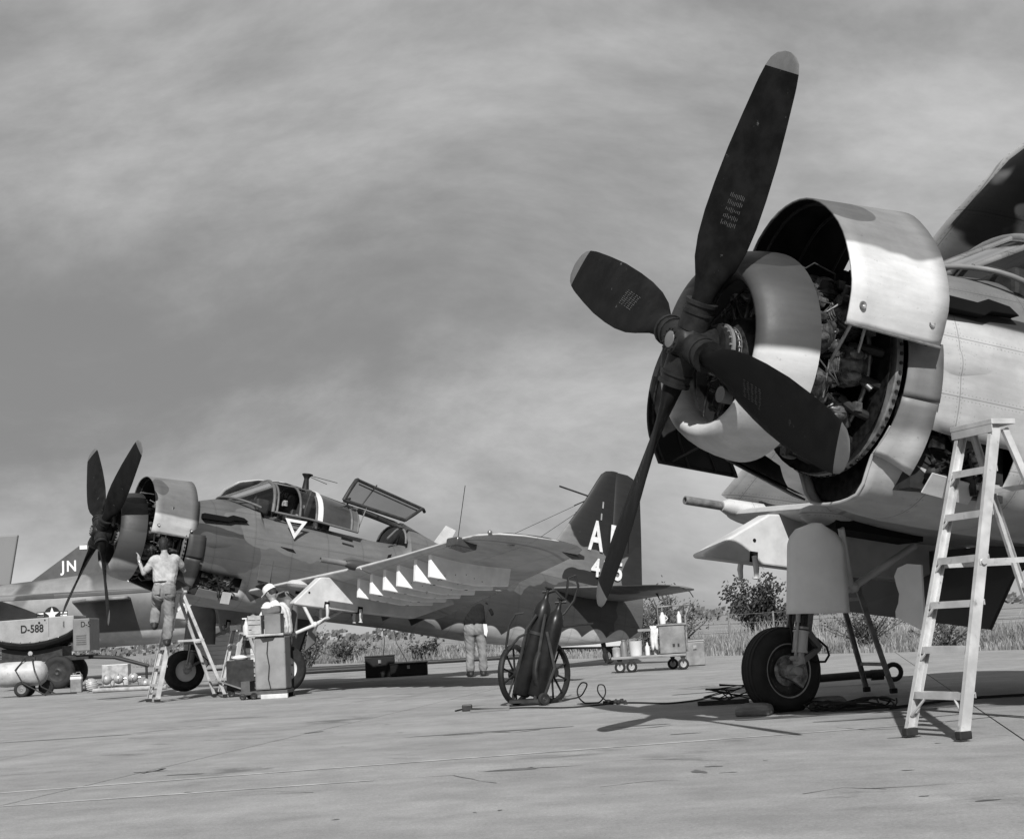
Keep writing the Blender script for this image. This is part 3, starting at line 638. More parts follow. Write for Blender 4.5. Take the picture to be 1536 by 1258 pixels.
            b = MB(True); b.prism([(4.55, 7.2, wmid(7.2) + .0), (4.98, 7.05, wmid(7.1) - .0), (5.12, 7.0, wmid(7.1) - .02), (4.97, 6.9, wmid(7.1) - .03)], (0, 0, .05)); b.build('aileron_hinge', DARK, ow, 0)
            for k in range(6):                                       # rocket pylons, hanging under the outer panel
                v = 3.98 - .55 + .44 * k + (.1 if k > 3 else 0); wt = wmid(v) - .05
                b = MB(True); b.prism([(3.24, v, wt + .04), (3.27, v, wt - .33), (4.05, v, wt - .35), (4.62, v, wt - .28), (4.64, v, wt)], (0, .09, 0)); po = b.build('rocket_pylon', mat('pylon_white', .8, .5, 0, .1, 5, .05), root, 0, bevel=.012)
                b = MB(True); rr = random.Random(k)
                for j in range(5):
                    uu = 3.45 + j * .17 + rr.uniform(-.03, .03); b.box((uu, v + .02, wt - .32), (rr.uniform(.02, .05), .04, rr.uniform(.02, .05))); b.sph((uu + .05, v + .045, wt - .2 - rr.uniform(0, .08)), .008, 6, 4)
                b.build_split('launcher_hook', DARK, po, 0)
        # big stores pylon
        v = 2.9; tipu = 2.06 if near else 2.38
        for b in (MB(True),):
            b.prism([(tipu, sg * v, -1.02), (2.78, sg * v, -.56), (3.1, sg * v, -.52), (5.25, sg * v, -.58), (5.3, sg * v, -.66), (4.55, sg * v, -1.0), (3.2, sg * v, -1.04), (tipu + .02, sg * v, -1.05)], (0, .19, 0)); po = b.build('stores_pylon', LGREY, root, 0, bevel=.03)
            h = MB(True)
            for uu in (2.62 if near else 2.95, 3.55):
                for s2 in (-1, 1): h.tube([(uu, sg * v + s2 * .10, -.98), (uu + .01, sg * v + s2 * .13, -1.09), (uu + .02, sg * v + s2 * .12, -1.17)], [.025, .028, .02], 8); h.cyl((uu + .02, sg * v + s2 * .12, -1.175), (uu + .02, sg * v + s2 * .12, -1.19), .034, n=10)
            h.build_split('sway_brace', LGREY, po); h = MB(True)
            for uu in (2.62 if near else 2.95, 3.55): h.box((uu, sg * v, -.985), (.09, .196, .1))
            h.cyl((2.62, sg * (v - .1), -.83), (2.62, sg * (v + .1), -.83), .018, n=10); h.build_split('pylon_recess', BLACK, po, 0)
        # cannon in the leading edge near the fold
        b = MB(True); cu0 = 2.42; w_ = wmid(3.75) + .06; b.loft([b.ring((cu0 + x, sg * 3.72, w_), (1, 0, 0), r, 16) for x, r in ((.14, .03), (.0, .03), (.0, .042), (.03, .045), (.42, .045), (.43, .036), (.9, .036))], True, True); co = b.build('cannon', STEEL if near else MGREY, root); b = MB(True); b.loft([b.ring((cu0 + .02 + x, sg * 3.72, w_), (1, 0, 0), r, 14) for x, r in ((.42, .05), (.5, .085), (.9, .09))], True, True); b.build('barrel_fairing', MU, co)
        # landing flap hanging down behind the gear
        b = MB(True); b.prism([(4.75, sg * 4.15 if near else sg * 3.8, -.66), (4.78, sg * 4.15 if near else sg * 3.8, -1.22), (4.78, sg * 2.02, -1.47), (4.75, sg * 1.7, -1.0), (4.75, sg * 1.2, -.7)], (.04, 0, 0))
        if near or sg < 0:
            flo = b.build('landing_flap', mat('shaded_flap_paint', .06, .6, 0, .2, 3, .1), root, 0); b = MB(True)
            for vv in (2.5, 3.1, 3.7): b.lathe([(0, .0), (.001, .035), (.004, .035)], (4.752, sg * vv, -.98 - .0 * vv), (-1, 0, 0), 14)
            b.build_split('lightening_hole', BLACK, flo, 0)
        # --- main gear
        vs_ = sg * 2.08; vw = sg * 2.32
        GL = LGREY if near else MGREY
        b = MB(True); b.cyl((2.68, vs_, -.9), (2.645, vs_, -1.46), .082, .078, 20); b.cyl((2.645, vs_, -1.44), (2.645, vs_, -1.49), .086, n=20); g_ = b.build('gear_strut', GL, root)
        b = MB(True); b.cyl((2.645, vs_, -1.47), (2.64, vs_, -1.70), .057, n=20); b.build('dark_sleeve', mat('strut_black', .012, .3, 0, .5, 20, .1), g_)
        b = MB(True); b.cyl((2.638, vs_, -1.69), (2.63, vs_, -1.87), .064, n=20); b.cyl((2.638, vs_, -1.685), (2.637, vs_, -1.70), .071, n=20); b.cyl((2.63, vs_, -1.855), (2.63, vs_, -1.875), .069, n=20); b.build('lower_collar', GL, g_)
        b = MB(True); b.cyl((2.63, vs_, -1.86), (2.625, vs_, -1.93), .047, n=18); b.build('oleo_piston', STEEL, g_)
        b = MB(True); b.loft([b.ring((2.625, vs_, -1.915), (0, 0, 1), .052, 16), b.ring((2.625, vs_, -1.97), (0, 0, 1), .058, 16), b.ring((2.625, vs_ + sg * .02, -2.02), (0, .5 * sg, 1), .062, 16), b.ring((2.62, vs_ + sg * .07, -2.05), (0, sg, .6), .055, 16), b.ring((2.62, vw, -2.03), (0, 1, 0), .05, 16)] if sg < 0 else [b.ring((2.625, vs_, -1.915), (0, 0, 1), .052, 16), b.ring((2.625, vs_, -2.0), (0, 0, 1), .058, 16)], True, True); b.cyl((2.62, vs_, -2.02), (2.62, vw, -2.03), .05, n=14); b.build('axle_fork', CAN, g_)
        b = MB(True); b.cyl((2.57, vs_ - sg * .04, -1.42), (2.565, vs_ - sg * .05, -1.62), .02, n=10); b.cyl((2.565, vs_ - sg * .05, -1.6), (2.56, vs_ - sg * .03, -1.95), .011, n=8); b.cyl((2.56, vs_ - sg * .06, -1.93), (2.56, vs_ + sg * .02, -1.93), .022, n=10); b.build('lock_rod', CAN, g_)
        for w1_ in (-1.52, -1.66): b = MB(True); b.lathe([(-.012, .058), (-.010, .064), (.010, .064), (.012, .058)], (2.642, vs_, w1_), (0, 0, 1), 20); b.build('hose_clamp', STEEL, g_)
        b = MB(True); b.prism([(2.70, vs_ - .02, -1.62), (2.72, vs_ + .0, -1.66), (2.86, vs_, -1.80), (2.83, vs_, -1.83), (2.69, vs_, -1.72)], (0, .05, 0)); b.prism([(2.86, vs_, -1.79), (2.84, vs_, -1.84), (2.68, vs_, -1.96), (2.67, vs_, -1.90)], (0, .045, 0)); b.build_split('torque_link', mat('link_grey', .12, .5, .2, .4, 9), g_, 0)
        b = MB(True); b.tube([(2.6, vs_ + sg * .1, -1.15), (2.6, vs_ + sg * .11, -1.6), (2.66, vs_ + sg * .1, -1.95)], .014, 8); b.tube([(2.72, vs_ + sg * .1, -1.70), (2.9, vs_ + sg * .1, -1.73), (3.0, vs_ + sg * .1, -1.79), (3.03, vs_ + sg * .1, -1.86), (2.99, vs_ + sg * .1, -1.92), (2.9, vs_ + sg * .1, -1.93), (2.8, vs_ + sg * .1, -1.9)], .011, 7); b.build('brake_hose', HOSE, g_)
        b = MB(True); b.cyl((2.9, sg * 1.9, -.76), (3.18, vs_, -1.26), .03, n=10); b.sph((3.2, vs_, -1.24), .055, 12, 7); b.cyl((3.2, vs_, -1.24), (2.72, vs_, -1.5), .03, n=10); b.cyl((3.9, vs_, -.78), (3.2, vs_, -1.24), .035, n=12); b.build('drag_brace', LGREY, g_)
        # wheel
        cen = V(2.62, vw, -2.03); b = MB(True); prof = []
        for k in range(15):
            a = R(-62 + 124 * k / 14) if False else R(-75 + 150 * k / 14); prof.append((.135 * math.sin(a), .235 + .148 * max(math.cos(a), 0) ** .62))
        prof = [(-.10, .2)] + prof + [(.10, .2)]
        b.lathe(prof, cen, (0, 1, 0), 44); wh_ = b.build('main_wheel', RUB, root, 50)
        for x in (-.06, -.02, .02, .06):
            b = MB(True); b.lathe([(x - .014, .362), (x - .011, .386 - abs(x) * .1), (x + .011, .386 - abs(x) * .1), (x + .014, .362)], cen, (0, 1, 0), 44); b.build('tread_rib', RUB, wh_)
        b = MB(True); b.lathe([(-.09, .235), (-.098, .225), (-.07, .2), (-.05, .12), (-.06, .07), (-.09, .06), (-.095, 0)], cen, (0, sg * -1 * -1, 0), 32); b.lathe([(.09, .235), (.098, .225), (.07, .2), (.045, .13), (.05, .08), (.085, .06), (.09, 0)], cen, (0, 1 * sg, 0), 32)
        if near: b.v = b.v
        wr = b.build('wheel_rim', [WHITE if not near else mat('dark_rim', .05, .5, .2, .5, 12, spots=.2, spotc=.3)], wh_)
        if near:
            b = MB(True); b.lathe([(.10, .246), (.112, .238), (.108, .226), (.098, .222)], cen, (0, -sg, 0), 44); b.build('rim_edge', CAN, wh_)
            b = MB(True); b.lathe([(.07, .0), (.1, .06), (.105, .1), (.08, .135)], cen, (0, -sg, 0), 20)
            b.prism([(2.64, vw - sg * .12, -1.9), (2.78, vw - sg * .12, -1.95), (2.81, vw - sg * .12, -2.07), (2.76, vw - sg * .12, -2.17), (2.66, vw - sg * .12, -2.12), (2.52, vw - sg * .12, -2.08), (2.5, vw - sg * .12, -1.98)], (0, .035, 0)); b.build('brake_plate', mat('worn_brake', .26, .5, .3, .8, 11, .3, spots=.9, spotc=.03), wh_)
        else:
            b = MB(True)
            for k in range(6): b.lathe([(.06, .0), (.064, .018), (.05, .02)], cen + V(.15 * math.sin(k * 1.047), 0, .15 * math.cos(k * 1.047)), (0, sg, 0), 8)
            b.build_split('wheel_hole', MGREY, wh_)
        # gear door in front of the strut, domed top
        rows = []; n = 13
        for i in range(n):
            t = i / (n - 1); w0 = -.75 - .78 * t; half = .25 * (math.sqrt(max(0, 1 - (1 - min(t / .28, 1)) ** 2)) if t < .28 else 1); half = max(half, .03)
            row = []
            for j in range(9):
                s = -1 + 2 * j / 8; off = half * s * (1 + .12 * t); row.append((2.66 + off * .98 + .06 * t, vs_ - sg * (.19 - .07 * s * s) - sg * off * .3, w0 + .03 * t * s))
            rows.append(row)
        b = MB(True); b.grid(rows); b.build('gear_door', mat('door_pale_paint', .82, .55, 0, .07, 3, .06) if near else MGREY, root, 60, solid=.02)
        b = MB(True); b.prism([(3.4, sg * v_, w_) for v_, w_ in ((1.42, -1.06), (1.60, -1.04), (1.72, -1.07), (1.76, -1.14), (1.73, -1.22), (1.69, -1.3), (1.70, -1.38), (1.735, -1.45), (1.73, -1.5), (1.36, -1.64))], (.02, 0, 0)); b.build('rear_gear_door', mat('door_pale_paint', .82) if near else MGREY, root, 0)
        b = MB(True); b.sph((2.9, vs_, wmid(2.08) - .06), .2, 16, 8, (1.5, 1.1, .5)); b.build('gear_fairing', ML, root)
        b = MB(True); b.box((3.35, vs_, wmid(2.08) - .13), (1.0, .34, .12)); b.build('wheel_well', BLACK, root, 0)
        # tailplane
        rg = []
        for v, le, te, th in ((.12, 8.98, 10.95, .17), (.3, 9.05, 10.95, .16), (1.4, 9.6, 10.92, .12), (2.3, 10.05, 10.88, .08), (2.5, 10.2, 10.85, .06), (2.62, 10.38, 10.75, .03)):
            w0 = .27 + .04 * v; c_ = te - le; rg.append([(le + x * c_, sg * v, w0 + z * th) for x, z in AF] + [(le + x * c_, sg * v, w0 - z * th) for x, z in reversed(AF[1:-1])])
        b = MB(True); b.loft(rg, True, True); so_ = b.build('tailplane', MU if near else MFIN, root, 50)
        b = MB(True); b.tube([(10.5, sg * 2.58, .36), (10.62, sg * 2.66, .3), (10.68, sg * 2.7, .2)], .01, 6); b.prism([(10.5, sg * 1.75, .30), (10.62, sg * 1.75, .18), (10.55, sg * 1.75, .30)], (0, .02, 0)); b.build_split('static_wick', DARK, so_, 0)
    # cowl of the wing root
    # --- fin and rudder
    def fin_part(tab, name, mm, par_):
        rg = []
        for w_, le, te, th in tab:
            c_ = te - le; rg.append([(le + x * c_, z * th, w_) for x, z in AF] + [(le + x * c_, -z * th, w_) for x, z in reversed(AF[1:-1])])
        b_ = MB(True); b_.loft(rg, True, True); return b_.build(name, mm, par_, 50)
    fi = fin_part([(.4, 8.2, 10.72, .17), (.66, 8.5, 10.72, .16), (.95, 8.75, 10.72, .15), (1.15, 9.1, 10.71, .14), (1.6, 9.42, 10.70, .13), (2.2, 9.83, 10.68, .12), (2.7, 10.12, 10.66, .11), (2.86, 10.22, 10.66, .1), (2.94, 10.33, 10.66, .07), (2.97, 10.48, 10.64, .03)], 'fin', MFIN, root)
    ru = fin_part([(-.3, 10.66, 11.5, .1), (.0, 10.64, 11.52, .11), (.66, 10.62, 11.48, .12), (1.6, 10.60, 11.38, .11), (2.5, 10.58, 11.27, .1), (2.75, 10.57, 11.2, .09), (2.9, 10.56, 11.05, .06), (2.955, 10.55, 10.9, .03)], 'rudder', MFIN, root)
    b = MB(True); b.prism([(10.98, .045, 2.2), (11.0, .045, 1.3), (11.02, .045, 1.3), (11.0, .045, 2.2)], (0, .03, 0)); b.prism([(10.8, .05, 2.24), (11.05, .05, 2.2), (11.05, .05, 2.22), (10.8, .05, 2.26)], (0, .03, 0)); b.build_split('trim_tab_gap', BLACK, ru, 0)
    b = MB(True); b.sph((10.86, .06, 2.14), .045, 8, 5, (1.4, .6, .6)); b.sph((10.84, .06, 1.98), .045, 8, 5, (1.4, .6, .6)); b.box((10.28, .065, 2.2), (.03, .01, .14)); b.box((10.26, .065, 1.95), (.03, .01, .14)); b.build_split('tail_fitting', CAN, fi)
    b = MB(True); b.tube([(10.02, 0, 2.33), (9.2, 0, 2.42)], .018, 7); b.build('pitot_probe', DARK, fi)
    b = MB(True); b.cyl((10.55, 0, -.55), (10.72, 0, -1.0), .05, n=10); b.lathe([(-.04, .08), (-.05, .13), (0, .16), (.05, .13), (.04, .08)], (10.75, 0, -.86), (0, 1, 0), 20); b.build('tail_wheel', RUB, root)
    b = MB(True); b.cyl((9.0, .0, -.92), (11.0, .0, -.66), .022, n=8); b.build('tail_hook', GUN, root)
    # --- cockpit
    ck = MB(True); ck.box((3.9, 0, .35), (2.9, 1.0, .2)); ck.build('cockpit_floor', DARK, root, 0)
    b = MB(True)
    for vv in (-.3, .3):
        b.box((3.28, vv, .72), (.4, .42, .12)); b.box((3.52, vv, 1.0), (.13, .40, .55), Euler((0, R(12), 0)).to_matrix()); b.box((3.56, vv, 1.22), (.1, .26, .14))
    b.build_split('crew_seat', DARK, root, 0, bevel=.03)
    b = MB(True); b.box((2.62, 0, .82), (.25, 1.1, .28)); b.build('instrument_panel', DARK, root, 0, bevel=.04)
    b = MB(True); rs = random.Random(4)
    for k in range(22): b.box((rs.uniform(3.15, 3.9), rs.uniform(-.5, .5), rs.uniform(.65, 1.15)), (rs.uniform(.03, .12), rs.uniform(.03, .1), rs.uniform(.04, .16)))
    b.build_split('cockpit_equipment', mat('cockpit_bits', .3, .5, .2, .9, 8), root, 0)
    # canopy: bows, roof, panes
    def bow(u, top, half, sill, lean=0.): return [(u + lean * math.sin(math.pi * k / 20), half * math.cos(math.pi * k / 20) * (1 if True else 0), sill + (top - sill) * math.sin(math.pi * k / 20) ** .75) for k in range(21)]
    B1 = bow(2.78, 1.37, .66, .74, .05); B2 = bow(3.3, 1.36, .66, .72); B2b = bow(3.42, 1.355, .66, .72); B3 = bow(3.62, 1.34, .66, .71); B3b = bow(3.72, 1.335, .665, .71); B4 = bow(4.33, 1.22, .665, .65); B5 = bow(4.46, 1.19, .665, .64)
    cf = MB(True)
    cf.tube(B1, .034, 8); cf.tube([(p[0] + .08, p[1] * .97, p[2] * .99) for p in B1], .022, 8)
    cf.tube(B2, .024, 8); cf.tube(B3, .022, 8); cf.loft([B4, B5], closed=False); cf.tube(B4, .026, 8); cf.tube(B5, .02, 8)
    cf.tube([(2.78, .66, .745), (3.5, .68, .72), (4.46, .675, .64)], .022, 7); cf.tube([(2.78, -.66, .745), (3.5, -.68, .72), (4.46, -.675, .64)], .022, 7)
    co_ = cf.build('canopy_frame', MF, root, 60)
    b = MB(True); roof = [[p for p in bw_[7:14]] for bw_ in (B1, B2, B3, B4)]; b.loft(roof, closed=False); b.build('canopy_roof', MF, root, 60, solid=.02)
    b = MB(True); b.loft([bow(3.64, 1.355, .675, .70), bow(3.74, 1.35, .68, .70)], closed=False); b.build('canopy_band', WHITE, co_, 60)
    for side in (1, -1):
        for a_, c_ in ((B3b, B4), (B2, B3)):
            sl_ = slice(0, 8) if side > 0 else slice(13, 21); b = MB(True); b.loft([a_[sl_], c_[sl_]], closed=False); b.build('canopy_pane', GLASS if a_ is B2 else TINT, co_, 60)
    # windshield: base arc to first bow with two posts
    base = [(2.55 - .55 * math.sin(math.pi * k / 20), .66 * math.cos(math.pi * k / 20), .78 + .155 * math.sin(math.pi * k / 20)) for k in range(21)]
    b = MB(True); b.tube(base, .022, 7)
    for k in (5, 15): b.tube([base[k], B1[k]], .028, 7)
    b.tube([base[8], B1[8]], .02, 7); b.tube([base[12], B1[12]], .02, 7); b.build('windshield_frame', MF, root, 60)
    for k0, k1 in ((0, 5), (5, 8), (8, 12), (12, 15), (15, 20)):
        b = MB(True); b.loft([base[k0:k1 + 1], B1[k0:k1 + 1]], closed=False); b.build('windshield_pane', GLASS, root, 60)
    # rear cabin hood swung up, aft dome window
    P = [V(4.14, .60, 1.19), V(4.24, .62, 1.42), V(4.36, .56, 1.60), V(4.42, .5, 1.63)]; Q = [V(5.43, .60, 1.03), V(5.6, .62, 1.17), V(5.78, .56, 1.31), V(5.84, .5, 1.32)]
    b = MB(True)
    b.tube(P, .04, 8); b.tube(Q + [V(5.9, .45, 1.28)], .03, 8); b.tube([P[0], Q[0]], .035, 8); b.tube([P[3], Q[3]], .03, 8); b.tube([P[2] + V(.06, .01, -.06), Q[2] + V(-.1, .01, -.05)], .014, 6)
    b.tube([P[0] * .72 + Q[0] * .28, P[1] * .72 + Q[1] * .28, P[3] * .74 + Q[3] * .26 + V(.03, 0, .05)], .013, 6); b.tube([(4.46, .02, 1.2), (5.5, .02, 1.06)], .03, 8); b.tube([V(4.46, .05, 1.2), V(4.4, .3, 1.3), P[0]], .02, 7)
    ho_ = b.build('rear_hood_frame', DARK, root, 60)
    for k in range(3): b = MB(True); b.loft([P[k:k + 2], Q[k:k + 2]], closed=False); b.build('hood_pane', SMOKE, ho_, 60)
    b = MB(True); b.cyl((4.46, .64, .66), (4.6, .62, 1.12), .011, n=6); b.build('hood_stay', STEEL, ho_)
    b = MB(True); b.tube([(4.46, 0, 1.19), (5.0, 0, 1.12), (5.56, 0, 1.02)], .06, 8); b.build('cabin_spine', MF, root)
    b = MB(True); b.add([(5.50, .60 * math.cos(math.pi * k / 16), .60 + .38 * math.sin(math.pi * k / 16) ** .8) for k in range(17)], [tuple(range(17))]); b.build('aft_bulkhead', mat('dark_window', .015, .1, bump=0), root, 0)
    b = MB(True); b.tube([(5.49, .61 * math.cos(math.pi * k / 16), .60 + .39 * math.sin(math.pi * k / 16) ** .8) for k in range(17)], .022, 7); b.tube([(5.1, .6, .63), (5.3, .5, .82), (5.48, .35, .93)], .02, 7); b.build('cabin_arch', MF, root)
    # antennas and wires
    b = MB(True); b.loft([b.ring((3.62, 0, 1.34), (0, 0, 1), .07, 12), b.ring((3.62, 0, 1.56), (0, 0, 1), .045, 12), b.ring((3.62, 0, 1.6), (0, 0, 1), .06, 12), b.ring((3.63, 0, 1.64), (0, 0, 1), .1, 12), b.ring((3.63, 0, 1.655), (0, 0, 1), .1, 12)], True, True); b.tube([(3.7, .03, 1.63), (4.2, .1, 1.58)], .006, 5); b.tube([(3.68, .05, 1.6), (3.95, .2, 1.5)], .006, 5); b.build('mast_antenna', GUN, root)
    b = MB(True); b.tube([(6.92, 0, .7), (6.98, 0, 2.04)], .008, 6); b.build('whip_antenna', GUN, root)
    b = MB(True); b.prism([(6.4, 0, .8), (6.7, 0, .74), (6.86, 0, 1.12), (6.64, 0, 1.18)], (0, .03, 0)); b.build('blade_antenna', LGREY, root, 0)
    b = MB(True); b.tube([(10.0, 0, 2.3), (7.3, 0, .75)], .005, 5); b.tube([(9.98, 0, 2.18), (8.05, 0, .7)], .005, 5); b.tube([(9.95, 0, 2.05), (8.95, 0, .75)], .005, 5)
    b.tube([(9.85, 0, 2.22), (9.6, 0, 2.08)], .012, 6); b.tube([(9.8, 0, 2.05), (9.65, 0, 1.94)], .012, 6); b.build_split('antenna_wire', GUN, root)
    # --- markings
    if not near:
        Mt = Matrix(((-1, 0, 0), (0, 0, 1), (0, 1, 0)))      # text x -> aft (local -X), text y -> up, normal -> port
        def side(u, v_, w_, sx=1.): M4 = (Mt @ Matrix.Diagonal((sx, 1, 1))).to_4x4(); M4.translation = V(-u, v_, w_); return M4
        WP = mat('marking_white', .68, .6, 0, .1, 12, .05)
        text_part('A', .86, side(10.16, .075, 1.24, .6), WP, fi, 'marking_letter', .02); text_part('D', .86, side(10.70, .072, 1.22, .62), WP, fi, 'marking_letter', .02)
        for ch, u_ in (('4', 10.2), ('3', 10.48), ('5', 10.78)): text_part(ch, .52, side(u_, .085, .70, .85), WP, fi, 'marking_digit', .012)
        b = MB(True); tri = [V(2.98, .775, .655), V(3.40, .775, .655), V(3.19, .775, .31)]; cn = sum(tri, V(0, 0, 0)) / 3; inn = [cn + (p - cn) * .55 for p in tri]
        for i in range(3): j = (i + 1) % 3; b.prism([tri[i], tri[j], inn[j], inn[i]], (0, .008, 0))
        b.build('warning_triangle', WP, fo, 0)
    return root
MWU_A = camo('camo_upper_a', .10, [(4, 0, 1.2, 5, .045), (9.6, .3, .9, .6, .15)], lines=False)
ML_A = camo('camo_lower_a', .46, [], lines=True)
MF_A = camo('camo_shade_fuselage_a', .095, [(1.75, .12, .7, .2, .035), (2.0, -.1, .6, .3, .07), (3.6, .45, 1.6, .45, .135), (5.6, .7, 1.1, .4, .14), (9.5, -.1, 1.3, .6, .045), (7.0, .3, 1.2, .5, .07), (7.6, -.45, 2.4, .55, .042)], zu=-.86, under=.5, scallop=(.66, .17), soft=.012, tiltu=.1, tilt0=7.2)  # last patch paints the wing's shade into the lower side colour
BOWL_A = camo('camo_bowl_a', .05, [(.35, .72, .6, .2, .02), (.4, .2, .3, .2, .035)], zu=-.42, under=.36, zamp=.01, lines=False, tiltu=-.2)
PAN_A = camo('camo_panel_a', .16, [(.72, .82, .16, .16, .09)], zu=.34, under=.52, zamp=.008, lines=False)
FLAP_A = camo('camo_flap_a', .045, [], zu=-.62, under=.2, lines=False)
FIN_A = camo('camo_fin_a', .16, [(10.75, 2.35, 1.5, 1.25, .02), (11.35, .9, .45, .55, .025), (9.9, .55, .55, .28, .025)], soft=.02, lines=False)
MWU_B = camo('camo_upper_b', .5, [(3.6, 3.7, 8, 1.75, .05)], lines=True)
ML_B = camo('camo_lower_b', .42, [], lines=True)
MF_B = camo('camo_fuselage_b', .15, [(1.9, .98, .5, .14, .19), (2.2, .42, .6, .05, .03), (1.75, -.28, .5, .045, .06)], zu=.36, under=.42, zamp=.015)
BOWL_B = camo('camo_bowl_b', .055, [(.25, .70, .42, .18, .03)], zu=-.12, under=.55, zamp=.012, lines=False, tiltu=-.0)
PAN_B = camo('camo_panel_b', .2, [(.72, .96, .26, .14, .10)], zu=.62, under=.56, zamp=.05, zfreq=1.6, lines=False, soft=.02)
FLAP_B = camo('camo_flap_b', .17, [], zu=-.5, under=.55, zamp=.03, zfreq=2, lines=False, soft=.06)
FIN_B = MWU_B
A_ROOT = build_aircraft('A', V(-7.0687, 24.2555, 2.8848), 57.145, 9.885, R(50.17), 'camouflaged propeller attack plane with white AD 435 on its tail, farther of the two', False, (MWU_A, ML_A, MF_A, BOWL_A, PAN_A, FLAP_A, FIN_A), 3.5)
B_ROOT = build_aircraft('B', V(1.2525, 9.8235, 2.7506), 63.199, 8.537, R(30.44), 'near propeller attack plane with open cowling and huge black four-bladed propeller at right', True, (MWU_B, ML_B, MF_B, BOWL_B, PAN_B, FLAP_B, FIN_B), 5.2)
# ------------------------------------------------------------------ ladders
def stepladder(loc, rz, H, n, w0, w1, lean, back, label, mm=ALU):
    root = empty('stepladder', loc, rz, label, 'ladder', 'aluminium stepladders around the aircraft')
    def rail(p, q, out, name, wd=.075, fl=.032):
        p, q = V(*p), V(*q); ax = (q - p).normalized(); sx = V(out, 0, 0); fy = ax.cross(sx).normalized(); t = .005; b = MB()
        prof = [(-fl, -wd / 2), (0, -wd / 2), (0, wd / 2), (-fl, wd / 2), (-fl, wd / 2 - t), (-t, wd / 2 - t), (-t, .008), (-t - .004, .008), (-t - .004, -.008), (-t, -.008), (-t, -wd / 2 + t), (-fl, -wd / 2 + t)]
        b.loft([[e + sx * x + fy * y for x, y in prof] for e in (p, q)], True, True); o = b.build(name, mm, root, 0)
        f = MB(); c = p + ax * .02; f.box(c - sx * fl / 2, (fl + .02, wd + .02, .05)); f.build('foot_pad', RUB, o, 0, bevel=.006); return o
    for sg in (-1, 1): rail((sg * w0 / 2, 0, .02), (sg * w1 / 2, lean, H - .02), sg, 'rail')
    for i in range(1, n + 1):
        t = i / (n + 1); z = H * t; hw = (w0 + (w1 - w0) * t) / 2 - .006; y = lean * t; b = MB()
        b.box((0, y + .01, z), (2 * hw, .085, .012)); b.box((0, y - .03, z - .02), (2 * hw, .006, .04)); b.box((0, y + .05, z - .015), (2 * hw, .006, .03)); so_ = b.build('step', mm, root, 0)
        if i < n + 1:
            g = MB(); k = .13 if i == 1 else .06
            for sg in (-1, 1): g.cyl((sg * (hw - k), y - .02, z - .02), (sg * (hw + .002), y - .02 - lean / H * k, z - .02 - k), .009, n=6)
            g.build_split('gusset', mm, so_)
    b = MB(); b.box((0, lean + .04, H + .012), (w1 + .06, .2, .035)); b.box((0, lean - .055, H - .03), (w1 + .05, .006, .06)); b.build('top_cap', mm, root, 0, bevel=.006)
    for sg in (-1, 1): rail((sg * (w0 + .06) / 2, back, .02), (sg * (w1 - .03) / 2, lean + .09, H - .03), sg, 'rear_leg', .05, .025)
    for z in (.3, .95, 1.6):
        if z < H - .2:
            t = z / H; hw = ((w0 + .06) * (1 - t) + (w1 - .03) * t) / 2; y = back + (lean + .09 - back) * t; b = MB(); b.box((0, y, z), (2 * hw, .012, .035)); b.build('rear_brace', mm, root, 0)
    for sg in (-1, 1):
        z = H * .55; t = .55; b = MB(); y0 = lean * t; y1 = back + (lean + .09 - back) * t; x = sg * ((w0 + (w1 - w0) * t) / 2 + .004)
        b.box((x, (y0 + y1) / 2, z), (.006, abs(y1 - y0) + .06, .035)); b.cyl((x - sg * .01, y0, z), (x + sg * .014, y0, z), .02, n=10); b.build('spreader_bar', mm, root, 0)
    return root
stepladder((2.59, 9.42, 0), math.atan2(-.92, .39), 2.02, 6, .56, .36, .6, 1.35, 'tall aluminium stepladder at the right edge, beside the near aircraft')
pA = at(229, 1045, 23.95); stepladder((pA.x, pA.y, 0), math.atan2(-.86, .52), 1.78, 5, .50, .32, .42, 1.15, 'aluminium stepladder that the mechanic in khaki stands on')
pA = at(338, 1035, 25.6); stepladder((pA.x, pA.y, 0), math.atan2(-.72, .69), 1.18, 3, .42, .3, .3, .75, 'short aluminium stepladder left of the tall grey cabinet')
stepladder((2.55, 14.35, 0), math.atan2(-.9, .25), 1.9, 5, .5, .32, .46, 1.0, 'aluminium stepladder standing behind the wheel of the near aircraft', mat('dull_aluminium', .2, .5, .3, .4, 12, .2))
